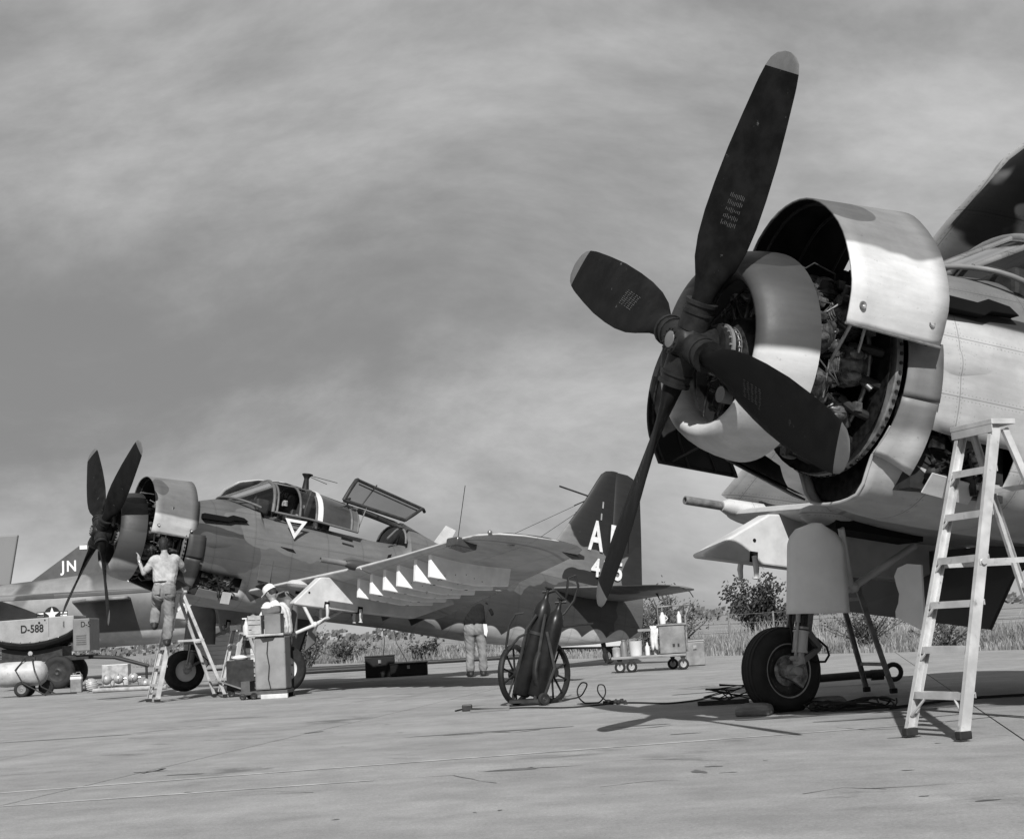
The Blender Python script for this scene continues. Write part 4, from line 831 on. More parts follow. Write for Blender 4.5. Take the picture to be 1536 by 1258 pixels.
# ------------------------------------------------------------------ people
def person(loc, rz, caps, label, mats, head, cap=None, hair=True):
    root = empty('person', loc, rz, label, 'person')
    b = MB()
    for p0, p1, r0, r1, lab in caps:
        p0, p1 = V(*p0), V(*p1); d = p1 - p0; L = max(d.length, 1e-5); ax = d / L; rings = []
        e = V(0, 0, 1) if abs(ax.z) < .9 else V(1, 0, 0); e1 = (e - ax * e.dot(ax)).normalized(); e2 = ax.cross(e1); n = 12
        st = [(-math.cos(t) * r0, math.sin(t) * r0) for t in (0.05, .5, 1.0, math.pi / 2)] + [(L + math.sin(t) * r1, math.cos(t) * r1) for t in (0, .5, 1.0, 1.52)]
        for h, r in st: rings.append([p0 + ax * h + (e1 * math.cos(2 * math.pi * j / n) + e2 * math.sin(2 * math.pi * j / n)) * r for j in range(n)])
        b.loft(rings, True, True)
    hc, hd = V(*head[0]), V(*head[1]).normalized()   # head centre, facing
    up = V(*head[2]) if len(head) > 2 else V(0, 0, 1); up = (up - hd * up.dot(hd)).normalized(); sd_ = hd.cross(up); M = Matrix((sd_, hd, up)).transposed()
    b.sph(hc, .1, 16, 12, (.78, .98, 1.14), M); b.sph(hc + M @ V(0, .05, -.065), .055, 12, 8, (.95, .8, .9), M); b.sph(hc + M @ V(0, .1, -.01), .02, 8, 6, (.7, 1, 1.4), M)
    for sg in (-1, 1): b.sph(hc + M @ V(sg * .078, -.005, -.005), .03, 8, 6, (.35, .7, 1.1), M); b.sph(hc + M @ V(sg * .033, .078, .012), .014, 8, 6)
    o = b.build('body', [mats['shirt'], mats['trousers'], mats['skin'], mats['shoe']], root, 0)
    q = o.modifiers.new('r', 'REMESH'); q.mode = 'VOXEL'; q.voxel_size = .011; q.use_smooth_shade = True
    q = o.modifiers.new('s', 'SMOOTH'); q.factor = .5; q.iterations = 4
    dg = bpy.context.evaluated_depsgraph_get(); dg.update(); me = bpy.data.meshes.new_from_object(o.evaluated_get(dg)); o.modifiers.clear(); o.data = me
    me.materials.clear()
    for k in ('shirt', 'trousers', 'skin', 'shoe'): me.materials.append(mats[k])
    idx = {'shirt': 0, 'trousers': 1, 'skin': 2, 'shoe': 3}; cp = [(V(*a), V(*b_), r0, r1, idx[l]) for a, b_, r0, r1, l in caps] + [(hc, hc + V(0, 0, .001), .11, .11, 2)]
    mi = []
    for f in me.polygons:
        c = f.center; best = (9, 0)
        for p0, p1, r0, r1, l in cp:
            d = p1 - p0; t = max(0, min(1, (c - p0).dot(d) / max(d.length_squared, 1e-9))); dist = (c - p0 - d * t).length - (r0 + (r1 - r0) * t)
            if dist < best[0]: best = (dist, l)
        mi.append(best[1])
    me.polygons.foreach_set('material_index', mi); me.polygons.foreach_set('use_smooth', [True] * len(mi))
    from mathutils import noise as NZ
    cloth = set()
    for f in me.polygons:
        if f.material_index < 2: cloth.update(f.vertices)
    sx = hash(label) % 17 if False else len(label) * 1.7
    nrm_ = {vi: me.vertices[vi].normal.copy() for vi in cloth}
    for vi in cloth:
        v = me.vertices[vi]; c = v.co.copy(); f1 = NZ.noise(V(c.x * 6 + sx + c.z * 3, c.y * 6, c.z * 8 - c.x * 4)); f2 = 1 - 2 * abs(NZ.noise(V(c.x * 11 + c.z * 7, c.y * 11 - sx, c.z * 12 + c.x * 9))); v.co = c + nrm_[vi] * (.010 * f1 + .009 * f2)
    if hair:
        b = MB(); rg = []
        for i in range(7):
            t = R(100) * i / 6; rg.append([hc + M @ V(.083 * math.sin(t) * math.cos(2 * math.pi * j / 18), -.012 + .104 * math.sin(t) * math.sin(2 * math.pi * j / 18) , .012 + .119 * math.cos(t + .1) - (.04 if math.sin(2 * math.pi * j / 18) < -.2 and i > 4 else 0) + (.05 if math.sin(2 * math.pi * j / 18) > .3 and i > 3 else 0)) for j in range(18)])
        b.loft(rg, True); b.build('hair', HAIR, root)
    if cap:
        b = MB(); rg = [[hc + M @ V(.096 * math.cos(2 * math.pi * j / 18) * r, -.0 + .116 * math.sin(2 * math.pi * j / 18) * r, z) for j in range(18)] for r, z in ((1.0, .02), (1.02, .055), (.93, .1), (.7, .135), (.3, .15), (.02, .153))]
        b.loft(rg, False, True); co_ = b.build('cap', mats['cap'], root); b = MB(); sgn = cap; b.prism([hc + M @ V(x, sgn * y, .03 - .02 * (y > .15)) for x, y in ((-.085, .05), (-.08, .14), (-.04, .185), (.04, .185), (.08, .14), (.085, .05))], M @ V(0, 0, .008)); b.build('cap_peak', mats['cap'], co_)
    return root
def arm(sh, el, wr, hd, sleeve, rs=.068, glove='skin', shirt='shirt'):
    sh, el, wr, hd = V(*sh), V(*el), V(*wr), V(*hd); c = [(sh, el if sleeve > 1 else sh + (el - sh) * min(sleeve, 1), rs, rs * .88, shirt)]
    if sleeve <= 1: c.append((sh + (el - sh) * max(sleeve - .1, 0), el, .045, .038, 'skin'))
    c.append((el, wr, .04 if sleeve <= 1 else .05, .028 if sleeve <= 1 else .042, 'skin' if sleeve <= 1 else shirt))
    d = (hd - wr).normalized(); s_ = d.cross(V(0, 0, 1) if abs(d.z) < .9 else V(1, 0, 0)).normalized(); n_ = s_.cross(d)
    c.append((wr, wr + d * .05, .028, .034, glove)); c.append((wr + d * .04 - s_ * .018, wr + d * .085 - s_ * .022, .02, .02, glove)); c.append((wr + d * .04 + s_ * .018, wr + d * .085 + s_ * .022, .02, .02, glove))
    for k, ln in ((-1.5, .055), (-.5, .068), (.5, .064), (1.5, .05)):
        b0 = wr + d * .09 + s_ * (k * .0185); b1 = b0 + d * ln * .55 - n_ * ln * .2; c.append((b0, b1, .0095, .009, glove)); c.append((b1, b1 + d * ln * .35 - n_ * ln * .4, .009, .008, glove))
    t0 = wr + d * .03 + s_ * .03; t1 = t0 + d * .035 + s_ * .025 - n_ * .01; c.append((t0, t1, .013, .011, glove)); c.append((t1, t1 + d * .03 + s_ * .005, .011, .009, glove))
    return c
def leg(hip, kn, an, toe, r=.104):
    hip, kn, an, toe = V(*hip), V(*kn), V(*an), V(*toe)
    return [(hip, kn, r, .082, 'trousers'), (kn, an + (kn - an) * .12, .08, .076, 'trousers'), (an + V(0, 0, -.01), an + V(0, 0, -.05), .066, .058, 'shoe'), (an + V(0, -.03, -.055), toe, .046, .038, 'shoe')]
def torso(hip, waist, chest, neck, head, w_=.15, shirt='shirt', k=1.0):
    hip, waist, chest, neck, head = V(*hip), V(*waist), V(*chest), V(*neck), V(*head); c = []
    for sg in (-1, 1):
        c += [(hip + V(sg * .07, 0, .03), hip + V(sg * .082, -.01, -.08), .115, .112, 'trousers'), (hip + V(sg * .06, 0, .05), waist + V(sg * .065, 0, 0), .112, .108, 'trousers'),
              (waist + V(sg * .07, 0, .02), chest + V(sg * .085, 0, 0), .115 * k, .125 * k, shirt), (chest + V(sg * .09, 0, .02), neck + V(sg * (w_ - .01), 0, -.075), .11 * k, .075 * k, shirt)]
    c += [(waist + V(0, 0, .02), chest, .115 * k, .13 * k, shirt), (chest, neck + V(0, 0, -.04), .115 * k, .08, shirt), (neck + V(0, 0, -.05), head + (neck - head) * .35, .055, .052, 'skin')]
    return c
KH = {'shirt': CLOTHG, 'trousers': CLOTHT, 'skin': SKIN, 'shoe': LEATH}
def feet_z(z): return z
# mechanic on the ladder
p = at(249, 990, 23.65); Z0 = .905
hd_ = (-.03, .14, 1.665)
caps = torso((0, 0, .92), (.01, .0, 1.03), (.02, .04, 1.3), (0, .08, 1.5), hd_) + leg((.085, 0, .9), (.05, .07, .5), (.03, -.02, .1), (.02, .13, .04)) + leg((-.09, 0, .9), (-.2, .24, .66), (-.2, .1, .38), (-.22, .24, .33)) + arm((.19, .06, 1.42), (.27, .26, 1.22), (.12, .46, 1.36), (.06, .52, 1.42), .6) + arm((-.17, .06, 1.42), (-.34, .03, 1.2), (-.43, .1, 1.42), (-.44, .12, 1.5), .65)
m1 = person((p.x, p.y, Z0), 0, caps, 'mechanic in khaki shirt and trousers on a ladder reaching into the engine', KH, (hd_, (-.25, 1, .25)))
b = MB(); b.tube([(.165 * math.cos(t * .3142), .0 + .118 * math.sin(t * .3142), 1.045) for t in range(20)], .016, 6, closed=True); b.build('belt', LEATH, m1)
for sg in (-1, 1): b = MB(); b.box((sg * .085, -.128, .9), (.1, .012, .12), Euler((R(-6), 0, R(sg * 22))).to_matrix()); b.build('pocket', CLOTHT, m1, 0, bevel=.004)
b = MB(); b.lathe([(-.015, .031), (-.012, .036), (.012, .036), (.015, .031)], (-.42, .092, 1.395), (-.09, .07, .22), 14); b.build('wristwatch', STEEL, m1)
# man in white T-shirt behind the cabinet, bent over the boxes to the left
p = at(424, 1040, 23.35); TS = {'shirt': CLOTHW, 'trousers': mat('dark_trousers', .05, .9, 0, .2, 8, .4), 'skin': SKIN, 'shoe': LEATH, 'cap': CLOTHW}
hd_ = (0, .17, 1.66)
caps = torso((0, -.03, .93), (0, -.02, 1.05), (0, .03, 1.3), (0, .1, 1.5), hd_, .19, k=1.2) + leg((.09, -.03, .9), (.1, .05, .5), (.1, -.05, .1), (.11, .1, .045)) + leg((-.09, -.03, .9), (-.12, .04, .5), (-.13, -.08, .1), (-.15, .06, .045)) + arm((.18, .08, 1.42), (.2, .2, 1.18), (.12, .42, 1.24), (.1, .5, 1.24), .55) + arm((-.18, .08, 1.42), (-.26, .22, 1.2), (-.12, .44, 1.3), (-.06, .5, 1.31), .55)
person((p.x, p.y, 0), R(62), caps, 'man in white T-shirt and white cap bending over boxes behind the grey cabinet', TS, (hd_, (0, 1, -.75)), cap=1)
# man in a black shirt under the wing
p = at(715, 1012, 27.6); BS = {'shirt': CLOTHB, 'trousers': CLOTHT, 'skin': SKIN, 'shoe': LEATH}
hd_ = (.02, .36, 1.62)
caps = torso((0, 0, .92), (0, .02, 1.02), (-.02, .1, 1.26), (.0, .24, 1.46), hd_, .19, k=1.2) + leg((.1, 0, .9), (.14, .0, .5), (.13, -.02, .1), (.17, .11, .045)) + leg((-.1, 0, .9), (-.1, .04, .5), (-.11, .0, .1), (-.16, .12, .045)) + arm((.22, .18, 1.38), (.33, .26, 1.18), (.22, .48, 1.3), (.2, .54, 1.34), 1.5, .08) + arm((-.22, .18, 1.38), (-.38, .26, 1.22), (-.24, .48, 1.3), (-.2, .54, 1.34), 1.5, .08)
m3 = person((p.x, p.y, 0), R(4), caps, 'man in black shirt and pale trousers leaning in under the far wing', BS, (hd_, (0, 1, .1)))
b = MB(); b.prism([(.17, -.11, .98), (.24, -.12, .97), (.25, -.13, .84), (.22, -.13, .74), (.18, -.12, .78)], (0, .02, .0)); b.build('pocket_rag', CLOTHW, m3, 0)
# ------------------------------------------------------------------ the grey jet behind
def build_jet():
    p = at(200, 1020, 50); root = empty('jet_fighter', (p.x, p.y, 0), 0, 'camouflaged jet fighter with white JN on its tail, behind the left propeller aircraft', 'airplane')
    JM = NT('jet_camouflage'); P = JM.tc.outputs['Object']; sp = JM.n('ShaderNodeSeparateXYZ'); JM.l(P, sp.inputs[0])
    v = JM.mix(JM.mapr(JM.noise(.28, 2, .4, loc=(2.2, 0, .6)), .47, .49), .19, .065); v = JM.mix(JM.mapr(sp.outputs[2], 1.5, 1.56), .5, v); v = JM.math('MULTIPLY', v, JM.mapr(JM.noise(3, 5, .6), .3, .7, .85, 1.1)); JM.color(v); JM.p.inputs['Roughness'].default_value = .55
    JM = JM.mat
    sec = [(-8.0, 1.35, 3.0, .75), (-6.5, 1.15, 3.3, .95), (-4, 1.06, 3.42, 1.05), (-1.9, 1.04, 3.55, 1.05), (-.7, 1.04, 3.7, 1.02), (.7, 1.06, 3.62, .98), (2.3, 1.15, 3.2, .85), (3.2, 1.35, 2.8, .7)]
    b = MB(); rg = []
    for x, zb, zt, hw in sec: rg.append([(x, hw * math.sin(2 * math.pi * j / 36), (zb + zt) / 2 + (zt - zb) / 2 * math.cos(2 * math.pi * j / 36)) for j in range(36)])
    b.loft(rg, True, True); fo = b.build('fuselage', JM, root, 60)
    b = MB(); b.lathe([(0, .62), (.5, .58), (.5, .5), (.1, .5)], (3.2, 0, 2.07), (1, 0, 0), 24); b.build('tailpipe', DARK, root)
    def slab(poly, th, name, mm=JM): q = MB(); q.prism(poly, th); return q.build(name, mm, root, 0, bevel=.03)
    slab([(-9.2, -.9, 2.86), (-4.6, -.9, 2.92), (1.9, -4.6, 2.72), (-1.2, -4.6, 2.70)], (0, 0, .14), 'wing'); slab([(-9.2, .9, 2.86), (-4.6, .9, 2.92), (1.9, 4.6, 2.72), (-1.2, 4.6, 2.70)], (0, 0, .14), 'wing')
    slab([(-1.9, -.8, 2.62), (.2, -.8, 2.62), (.5, -2.3, 2.62), (-.9, -2.3, 2.62)], (0, 0, .1), 'tailplane'); slab([(-1.9, .8, 2.62), (.2, .8, 2.62), (.5, 2.3, 2.62), (-.9, 2.3, 2.62)], (0, 0, .1), 'tailplane')
    fin = slab([(-3.6, 0, 3.35), (-1.75, 0, 4.6), (-.75, 0, 4.72), (.6, 0, 3.45)], (0, .14, 0), 'fin', mat('jet_fin_dark', .055, .55, 0, .15, 3, .05))
    WP = mat('marking_white', .68)
    for ch, px in (('J', 97.5), ('N', 110)):
        M4 = Matrix(((.9, 0, 0), (0, 0, -1), (0, 1, 0))).to_4x4(); M4.translation = V((px - 200) / 43 + .05, -.085, 3.72); text_part(ch, .52, M4, WP, fin, 'marking_letter', .012)
    for k in range(3): q = MB(); q.box((-1.62 + .32 * k, -.08, 4.52 + .035 * k), (.26, .02, .14)); q.build('fin_check', WP, fin, 0)
    cx, cz = -2.42, 2.24
    q = MB(); q.lathe([(0, .0), (.012, .27)], (cx, -1.05, cz), (0, -1, 0), 28); q.box((cx, -1.052, cz), (1.05, .008, .2)); ins = q.build('insignia', mat('insignia_blue', .02, .6, bump=0), fo, 0)
    q = MB(); pts = [(cx + (.25 if k % 2 == 0 else .1) * math.sin(k * math.pi / 5), -1.072, cz + (.25 if k % 2 == 0 else .1) * math.cos(k * math.pi / 5)) for k in range(10)]; q.prism(pts, (0, .01, 0))
    for sg in (-1, 1): q.box((cx + sg * .4, -1.062, cz + .045), (.22, .012, .05)); q.box((cx + sg * .4, -1.062, cz - .045), (.22, .012, .05))
    q.build('insignia_star', WP, ins, 0)
    q = MB(); q.cyl((-1.45, -.6, 1.15), (-1.1, -.7, .7), .05, n=8); q.build('tail_strut', LGREY, root)
    for x, y in ((-4.2, -1.3), (-4.2, 1.3)):
        q = MB(); q.cyl((x, y, 1.3), (x, y, .4), .07, n=10); q.lathe([(-.1, .2), (-.1, .34), (-.05, .38), (.05, .38), (.1, .34), (.1, .2)], (x, y, .38), (0, 1, 0), 24); q.build('main_gear', RUB, root)
    q = MB(); q.tube([(-9.5, 0, 2.2), (-8, 0, 2.2)], .4, 14); q.build('nose', JM, root)
    return root
build_jet()
# a far transport's tail at the left edge
p = at(8, 990, 95); t_ = empty('transport_plane', (p.x, p.y, 0), 0, 'far pale aircraft tail fin cut by the left edge of the picture', 'airplane')
b = MB(); b.prism([(-3.2, 0, 4), (.1, 0, 4), (.95, 0, 8.9), (-1.2, 0, 8.9)], (0, .3, 0)); b.build('fin', mat('far_pale_skin', .16, .6, 0, .05, .3, 0), t_, 0, bevel=.08)
b = MB(); b.loft([b.ring((x, 0, 3.2), (1, 0, 0), r, 20) for x, r in ((-14, 1.3), (-3, 1.25), (2, .5), (3, .2))], True, True); b.build('fuselage', MGREY, t_)
b = MB(); b.cyl((-9, -1.2, 2.2), (-9, -1.2, .6), .12, n=10); b.lathe([(-.18, .3), (-.15, .55), (.15, .55), (.18, .3)], (-9, -1.2, .55), (0, 1, 0), 20); b.build('main_gear', RUB, t_)
b = MB(); b.cyl((-9, 1.2, 2.2), (-9, 1.2, .6), .12, n=10); b.lathe([(-.18, .3), (-.15, .55), (.15, .55), (.18, .3)], (-9, 1.2, .55), (0, 1, 0), 20); b.build('main_gear', RUB, t_)
# ------------------------------------------------------------------ ground equipment at left
def wheel_part(c, ax, r, w_, parent, name='wheel', rim=CAN, n=28):
    b = MB(); b.lathe([(-w_ / 2 * .8, r * .55), (-w_ / 2, r * .7), (-w_ / 2, r * .88), (-w_ / 4, r), (w_ / 4, r), (w_ / 2, r * .88), (w_ / 2, r * .7), (w_ / 2 * .8, r * .55)], c, ax, n); o = b.build(name, RUB, parent, 50)
    b = MB(); b.lathe([(-w_ * .3, 0), (-w_ * .42, r * .15), (-w_ * .3, r * .3), (-w_ * .42, r * .56), (w_ * .42, r * .56), (w_ * .3, r * .3), (w_ * .42, r * .15), (w_ * .3, 0)], c, ax, n); b.build('rim', rim, o, 40); return o
p = at(80, 1029, 38); t_ = empty('generator_cart', (p.x, p.y, 0), 0, 'grey two-wheeled generator cart lettered D-588 at the left edge', 'cart')
arc = [(.55, 1.52), (.38, 1.42), (.15, 1.33), (-.15, 1.26), (-.5, 1.215), (-.85, 1.215), (-1.2, 1.27), (-1.6, 1.38), (-1.9, 1.5)]
b = MB(); b.prism([(-1.9, .55, 1.83), (.56, .55, 1.88)] + [(x, .55, z) for x, z in arc], (0, 1.1, 0)); bo = b.build('housing', mat('cart_grey', .26, .5, 0, .12, 3, .08, spots=-.4, spotc=.1), t_, 0, bevel=.02)
b = MB(); rows = []
for x, z in arc:
    rows.append([(x, -.05, z - .005), (x, -.10, z - .06), (x + .03, -.06, z - .14), (x + .06, .1, z - .2), (x + .06, 1.1, z - .2)])
b.grid(rows); b.build('fender_band', mat('gloss_black', .01, .18, bump=0), t_, 60)
b = MB(); b.box((.78, .35, 1.36), (.44, .9, .84)); sb = b.build('side_cabinet', mat('cart_side_grey', .15, .5, 0, .12, 3, .08), t_, 0, bevel=.02)
INK = mat('stencil_black', .012, .6, bump=0)
M4 = Matrix(((.85, 0, 0), (0, 0, -1), (0, 1, 0))).to_4x4(); M4.translation = V(-.54, -.012, 1.5); text_part('D-588', .28, M4, INK, bo, 'stencil_text', .003)
M4.translation = V(.90, -.102, 1.56); text_part('D-5', .2, M4, INK, sb, 'stencil_text', .002)
b = MB(); b.sph((-.35, -.01, 1.74), .03, 8, 6); b.sph((-.2, -.01, 1.8), .02, 8, 6); b.build_split('housing_latch', DARK, bo)
b = MB()
for k in range(9): x = .4 - .25 * k; zz = 1.205 + .16 * ((x + .68) / 1.2) ** 2 + .05; b.sph((x, -.004, zz), .018, 6, 4)
b.build_split('housing_bolt', STEEL, bo)
for k in range(5): b = MB(); b.box((.78, -.105, 1.12 + .055 * k), (.26, .02, .03), Euler((R(25), 0, 0)).to_matrix()); b.build('louvre', MGREY, sb, 0)
b = MB(); b.tube([(.3, -.01, 1.6), (.3, -.06, 1.62), (.3, -.06, 1.72), (.3, -.01, 1.74)], .012, 6); b.build('housing_handle', STEEL, bo)
b = MB(); b.box((-.1, -.002, 1.62), (.006, .006, .5)); b.build('housing_seam', DARK, bo, 0)
wheel_part((.14, .0, .43), (0, 1, 0), .43, .22, t_, rim=DARK); wheel_part((.14, 1.1, .43), (0, 1, 0), .43, .22, t_, rim=DARK)
b = MB(); b.box((-.4, .55, .78), (2.6, .9, .12)); b.box((-.6, .55, .95), (1.6, .8, .3)); b.build('chassis', DARK, t_, 0)
b = MB(); b.tube([(.8, .2, .78), (1.5, .4, .72), (2.35, .55, .45)], .045, 8); b.tube([(.8, .9, .78), (1.5, .7, .72), (2.35, .55, .45)], .045, 8); b.cyl((2.3, .55, .5), (2.3, .55, .05), .035, n=8); b.build('tow_frame', DARK, t_)
p = at(37, 1042, 32.3); t_ = empty('air_tank', (p.x, p.y, 0), R(4), 'small white compressed-air tank on two wheels at the left edge', 'tank')
b = MB(); b.lathe([(-.72, .02), (-.70, .12), (-.64, .2), (-.54, .26), (-.4, .275), (.25, .275), (.37, .26), (.45, .2), (.49, .12), (.51, .02)], (0, 0, .5), (1, 0, 0), 28); b.build('tank', mat('tank_white', .4, .55, 0, .25, 3, .1, spots=.3, spotc=.2), t_)
wheel_part((0, -.22, .17), (0, 1, 0), .17, .08, t_, rim=MGREY); wheel_part((.42, .2, .17), (0, 1, 0), .17, .08, t_, rim=DARK); wheel_part((.0, .25, .17), (0, 1, 0), .17, .08, t_, rim=DARK)
b = MB(); b.cyl((.16, 0, .77), (.16, 0, .9), .05, n=10); b.box((.12, 0, .82), (.25, .12, .08)); b.build('regulator', DARK, t_, 0); b = MB(); b.lathe([(-.02, .045), (.02, .05), (.025, 0)], (.14, -.02, .94), (0, -1, 0), 18); b.build('gauge', CAN, t_)
b = MB(); b.tube([(.2, -.1, .82), (.3, -.3, .55), (.45, -.32, .2), (.75, -.3, .03), (1.2, -.28, .025)], .018, 7); b.tube([(.05, -.12, .84), (-.12, -.3, .6), (.05, -.32, .3), (.5, -.34, .04), (.9, -.36, .025)], .016, 7); b.build('air_hose', HOSE, t_)
p = at(115, 1037, 33); t_ = empty('fuel_can', (p.x, p.y, 0), R(8), 'square tin can with a white band beside the ball', 'can')
b = MB(); b.box((0, 0, .21), (.25, .2, .40)); b.build('can_body', mat('tin_grey', .2, .5, .2, .2, 6, .1), t_, 0, bevel=.02); b = MB(); b.box((0, 0, .33), (.256, .206, .07)); b.build('label_band', WHITE, t_, 0, bevel=.015)
b = MB(); b.cyl((-.06, 0, .41), (-.06, 0, .45), .03, n=12); b.tube([(-.02, 0, .41), (.0, 0, .46), (.08, 0, .46), (.1, 0, .41)], .01, 6); b.build('spout_and_handle', STEEL, t_); b = MB(); b.box((.02, -.02, .006), (.5, .4, .012)); b.build('drip_tray', MGREY, t_, 0)
p = at(137, 1033, 33.4); t_ = empty('ribbed_sphere', (p.x, p.y, 0), 0, 'pale ribbed metal sphere lying on the concrete beside the square can', 'sphere')
b = MB(); b.sph((0, 0, .15), .15, 24, 14); b.build('shell', CAN, t_); b = MB()
for k in range(7):
    z = -.12 + .04 * k; r = math.sqrt(.15 ** 2 - z ** 2) + .002; b.lathe([(z - .006, r - .004), (z - .004, r + .004), (z + .004, r + .004), (z + .006, r - .004)], (0, 0, .15), V(.3, -.2, 1), 26)
b.build_split('rib', WHITE, t_)
def crate(px, py, Y, w_, d, h, rz, label, mm, name='equipment_box', lid=True, cat='box'):
    p = at(px, py, Y); r = empty(name, (p.x, p.y, 0), rz, label, cat); b = MB(); b.box((0, 0, h / 2 + .01), (w_, d, h)); b.build('box_body', mm, r, 0, bevel=.012)
    if lid: b = MB(); b.box((0, 0, h + .025), (w_ + .02, d + .02, .03)); b.build('lid', mm, r, 0, bevel=.008); b = MB(); b.box((0, -d / 2 - .015, h * .8), (.06, .02, .07)); b.build('hasp', STEEL, r, 0)
    return r
crate(175, 1022, 35, .62, .4, .56, R(5), 'pale square metal box behind the round bottles on the ground at left', CAN, lid=False)
rs = random.Random(21)
for k, (px, py) in enumerate(((160, 1020), (178, 1018), (200, 1020), (228, 1016), (218, 1010), (243, 1014))):
    p = at(px, py, 32.6 + .3 * (k % 3)); t_ = empty('oxygen_bottle', (p.x, p.y, 0), rs.uniform(-.5, .5), ['leftmost round pale bottle on a low stand in front of the square box', 'second round pale bottle from the left, on a stand before the square box', 'third round pale bottle on a stand, right of the square box', 'round pale bottle on the concrete second from the stepladder', 'round pale bottle on the concrete left of the two by the stepladder', 'round pale bottle on the concrete nearest the stepladder'][k], 'bottle', 'round bottles on the ground at left')
    b = MB(); b.sph((0, 0, .26 if k < 3 else .12), .115, 16, 10); b.build('shell', CAN, t_); b = MB(); z = .26 if k < 3 else .12; b.cyl((.1, 0, z), (.17, 0, z), .02, n=8); b.lathe([(-.01, .117), (.01, .117)], (0, 0, z), (1, 0, 0), 20)
    if k < 3: b.tube([(-.12, .04, .0), (-.1, 0, z - .08), (.1, 0, z - .08), (.12, .04, 0)], .012, 6)
    b.build('valve_and_stand', STEEL, t_)
for k, (a, c) in enumerate((((112, 1013), (330, 1009)), ((118, 1018), (345, 1016)), ((150, 1022), (335, 1021)), ((230, 1027), (360, 1024)), ((140, 1026), (250, 1026)))):
    q0 = at(a[0], a[1], 34 - .5 * k); q1 = at(c[0], c[1], 33.5 - .5 * k); z = .05 + .0 * k; b = MB(); b.cyl((q0.x, q0.y, z), (q1.x, q1.y, z), .05 if k != 1 else .035, n=12)
    tag(b.build('pipe', [MGREY, CAN, DARK, MGREY, CAN][k]), ['thick grey pipe lying farthest back beyond the round bottles at left', 'thin pale pipe lying behind the round bottles at left', 'black pipe lying on the concrete under the round bottles', 'grey pipe lying on the concrete behind the ladder feet', 'short pale pipe lying in front of the round bottles'][k], 'pipe', 'pipes lying on the concrete')
p = at(200, 1030, 32); b = MB()
for k in range(5): b.tube([(p.x + (.3 + .02 * k) * math.cos(t * .45) + .03 * math.sin(k * 3), p.y + .22 * math.sin(t * .45), .02 + .02 * k + .04 * max(0, math.sin(t * .45 + k))) for t in range(14)], .008, 5, closed=True)
tag(b.build('wire_coil', mat('coil_wire', .12, .5, .3, .2, 9, 0)), 'loose coil of grey wire on the concrete left of the ladder', 'wire')
# cabinet on casters with boxes on top
p = at(404, 1040, 22.9); t_ = empty('grey_cabinet', (p.x, p.y, 0), R(-3), 'tall dented grey cabinet on a caster base beside the wheel', 'cabinet')
CAB = mat('dented_grey', .2, .55, 0, .2, 3, .25, spots=-.1, spotc=.07)
b = MB(); b.box((.04, .15, .55), (.49, .42, .83)); b.build('cabinet_body', CAB, t_, 0, bevel=.025); b = MB(); b.box((-.02, .14, .985), (.6, .5, .035)); b.build('top_tray', CAN, t_, 0, bevel=.008)
b = MB(); b.prism([(-.12, -.065, .965), (.15, -.065, .965), (.1, -.065, .9), (-.06, -.065, .88)], (0, .01, 0)); b.build('paint_scrape', DARK, t_, 0)
b = MB(); b.tube([(.02, -.07, .9), (.0, -.072, .7), (.03, -.072, .5), (.01, -.072, .3), (.05, -.08, .12)], .009, 6); b.build('hanging_cord', DARK, t_)
b = MB(); b.box((-.06, .15, .1), (.74, .5, .05)); b.box((-.36, .1, .2), (.14, .34, .17)); b.build('caster_base', mat('base_dark', .06, .6, 0, .3, 8), t_, 0)
for x, y in ((-.4, -.08), (-.22, -.1), (-.4, .36), (.28, .36)): wheel_part((x, y, .055), (0, 1, 0), .055, .04, t_, 'caster', DARK, 16)
b = MB(); b.box((.1, -.1, .035), (.42, .09, .07)); tag(b.build('wooden_block', mat('pale_wood', .5, .8, 0, .15, 8), None, 0, bevel=.006), 'pale wooden block lying under the grey cabinet', 'block').location = (p.x, p.y, 0)
pc = p
def on_cab(dx, dy, z, name, label, cat): return empty(name, (pc.x + dx, pc.y + dy, z), R(-3), label, cat)
t_ = on_cab(.03, .14, 1.003, 'wooden_box', 'plain grey box standing on the grey cabinet', 'box'); b = MB(); b.box((.06, 0, .15), (.26, .26, .3)); b.build('box_body', MGREY, t_, 0, bevel=.01); b = MB(); b.box((.06, 0, .305), (.27, .27, .014)); b.build('lid', MGREY, t_, 0)
t_ = on_cab(-.2, .12, 1.003, 'slatted_crate', 'slatted pale crate on the grey cabinet beside the plain box', 'crate')
for k in range(4): b = MB(); b.box((-.0, -.1, .04 + .075 * k), (.2, .014, .062)); b.box((0, .1, .04 + .075 * k), (.2, .014, .062)); b.build('slat', mat('crate_wood', .3, .8, 0, .25, 9), t_, 0)
b = MB(); b.box((-.1, 0, .15), (.014, .2, .3)); b.box((.1, 0, .15), (.014, .2, .3)); b.box((0, 0, .01), (.2, .2, .014)); b.build_split('crate_end', mat('crate_wood', .3), t_, 0)
t_ = on_cab(-.34, .06, 1.003, 'spray_bottle', 'pale plastic bottle with a spout on the grey cabinet', 'bottle'); b = MB(); b.lathe([(0, .05), (.02, .055), (.14, .055), (.18, .03), (.22, .02), (.23, 0)], n=16, cap=True); b.build('bottle_body', LGREY, t_); b = MB(); b.cyl((0, 0, .22), (0, 0, .26), .012, n=8); b.box((-.025, 0, .262), (.075, .02, .02)); b.build('spout', WHITE, t_, 0)
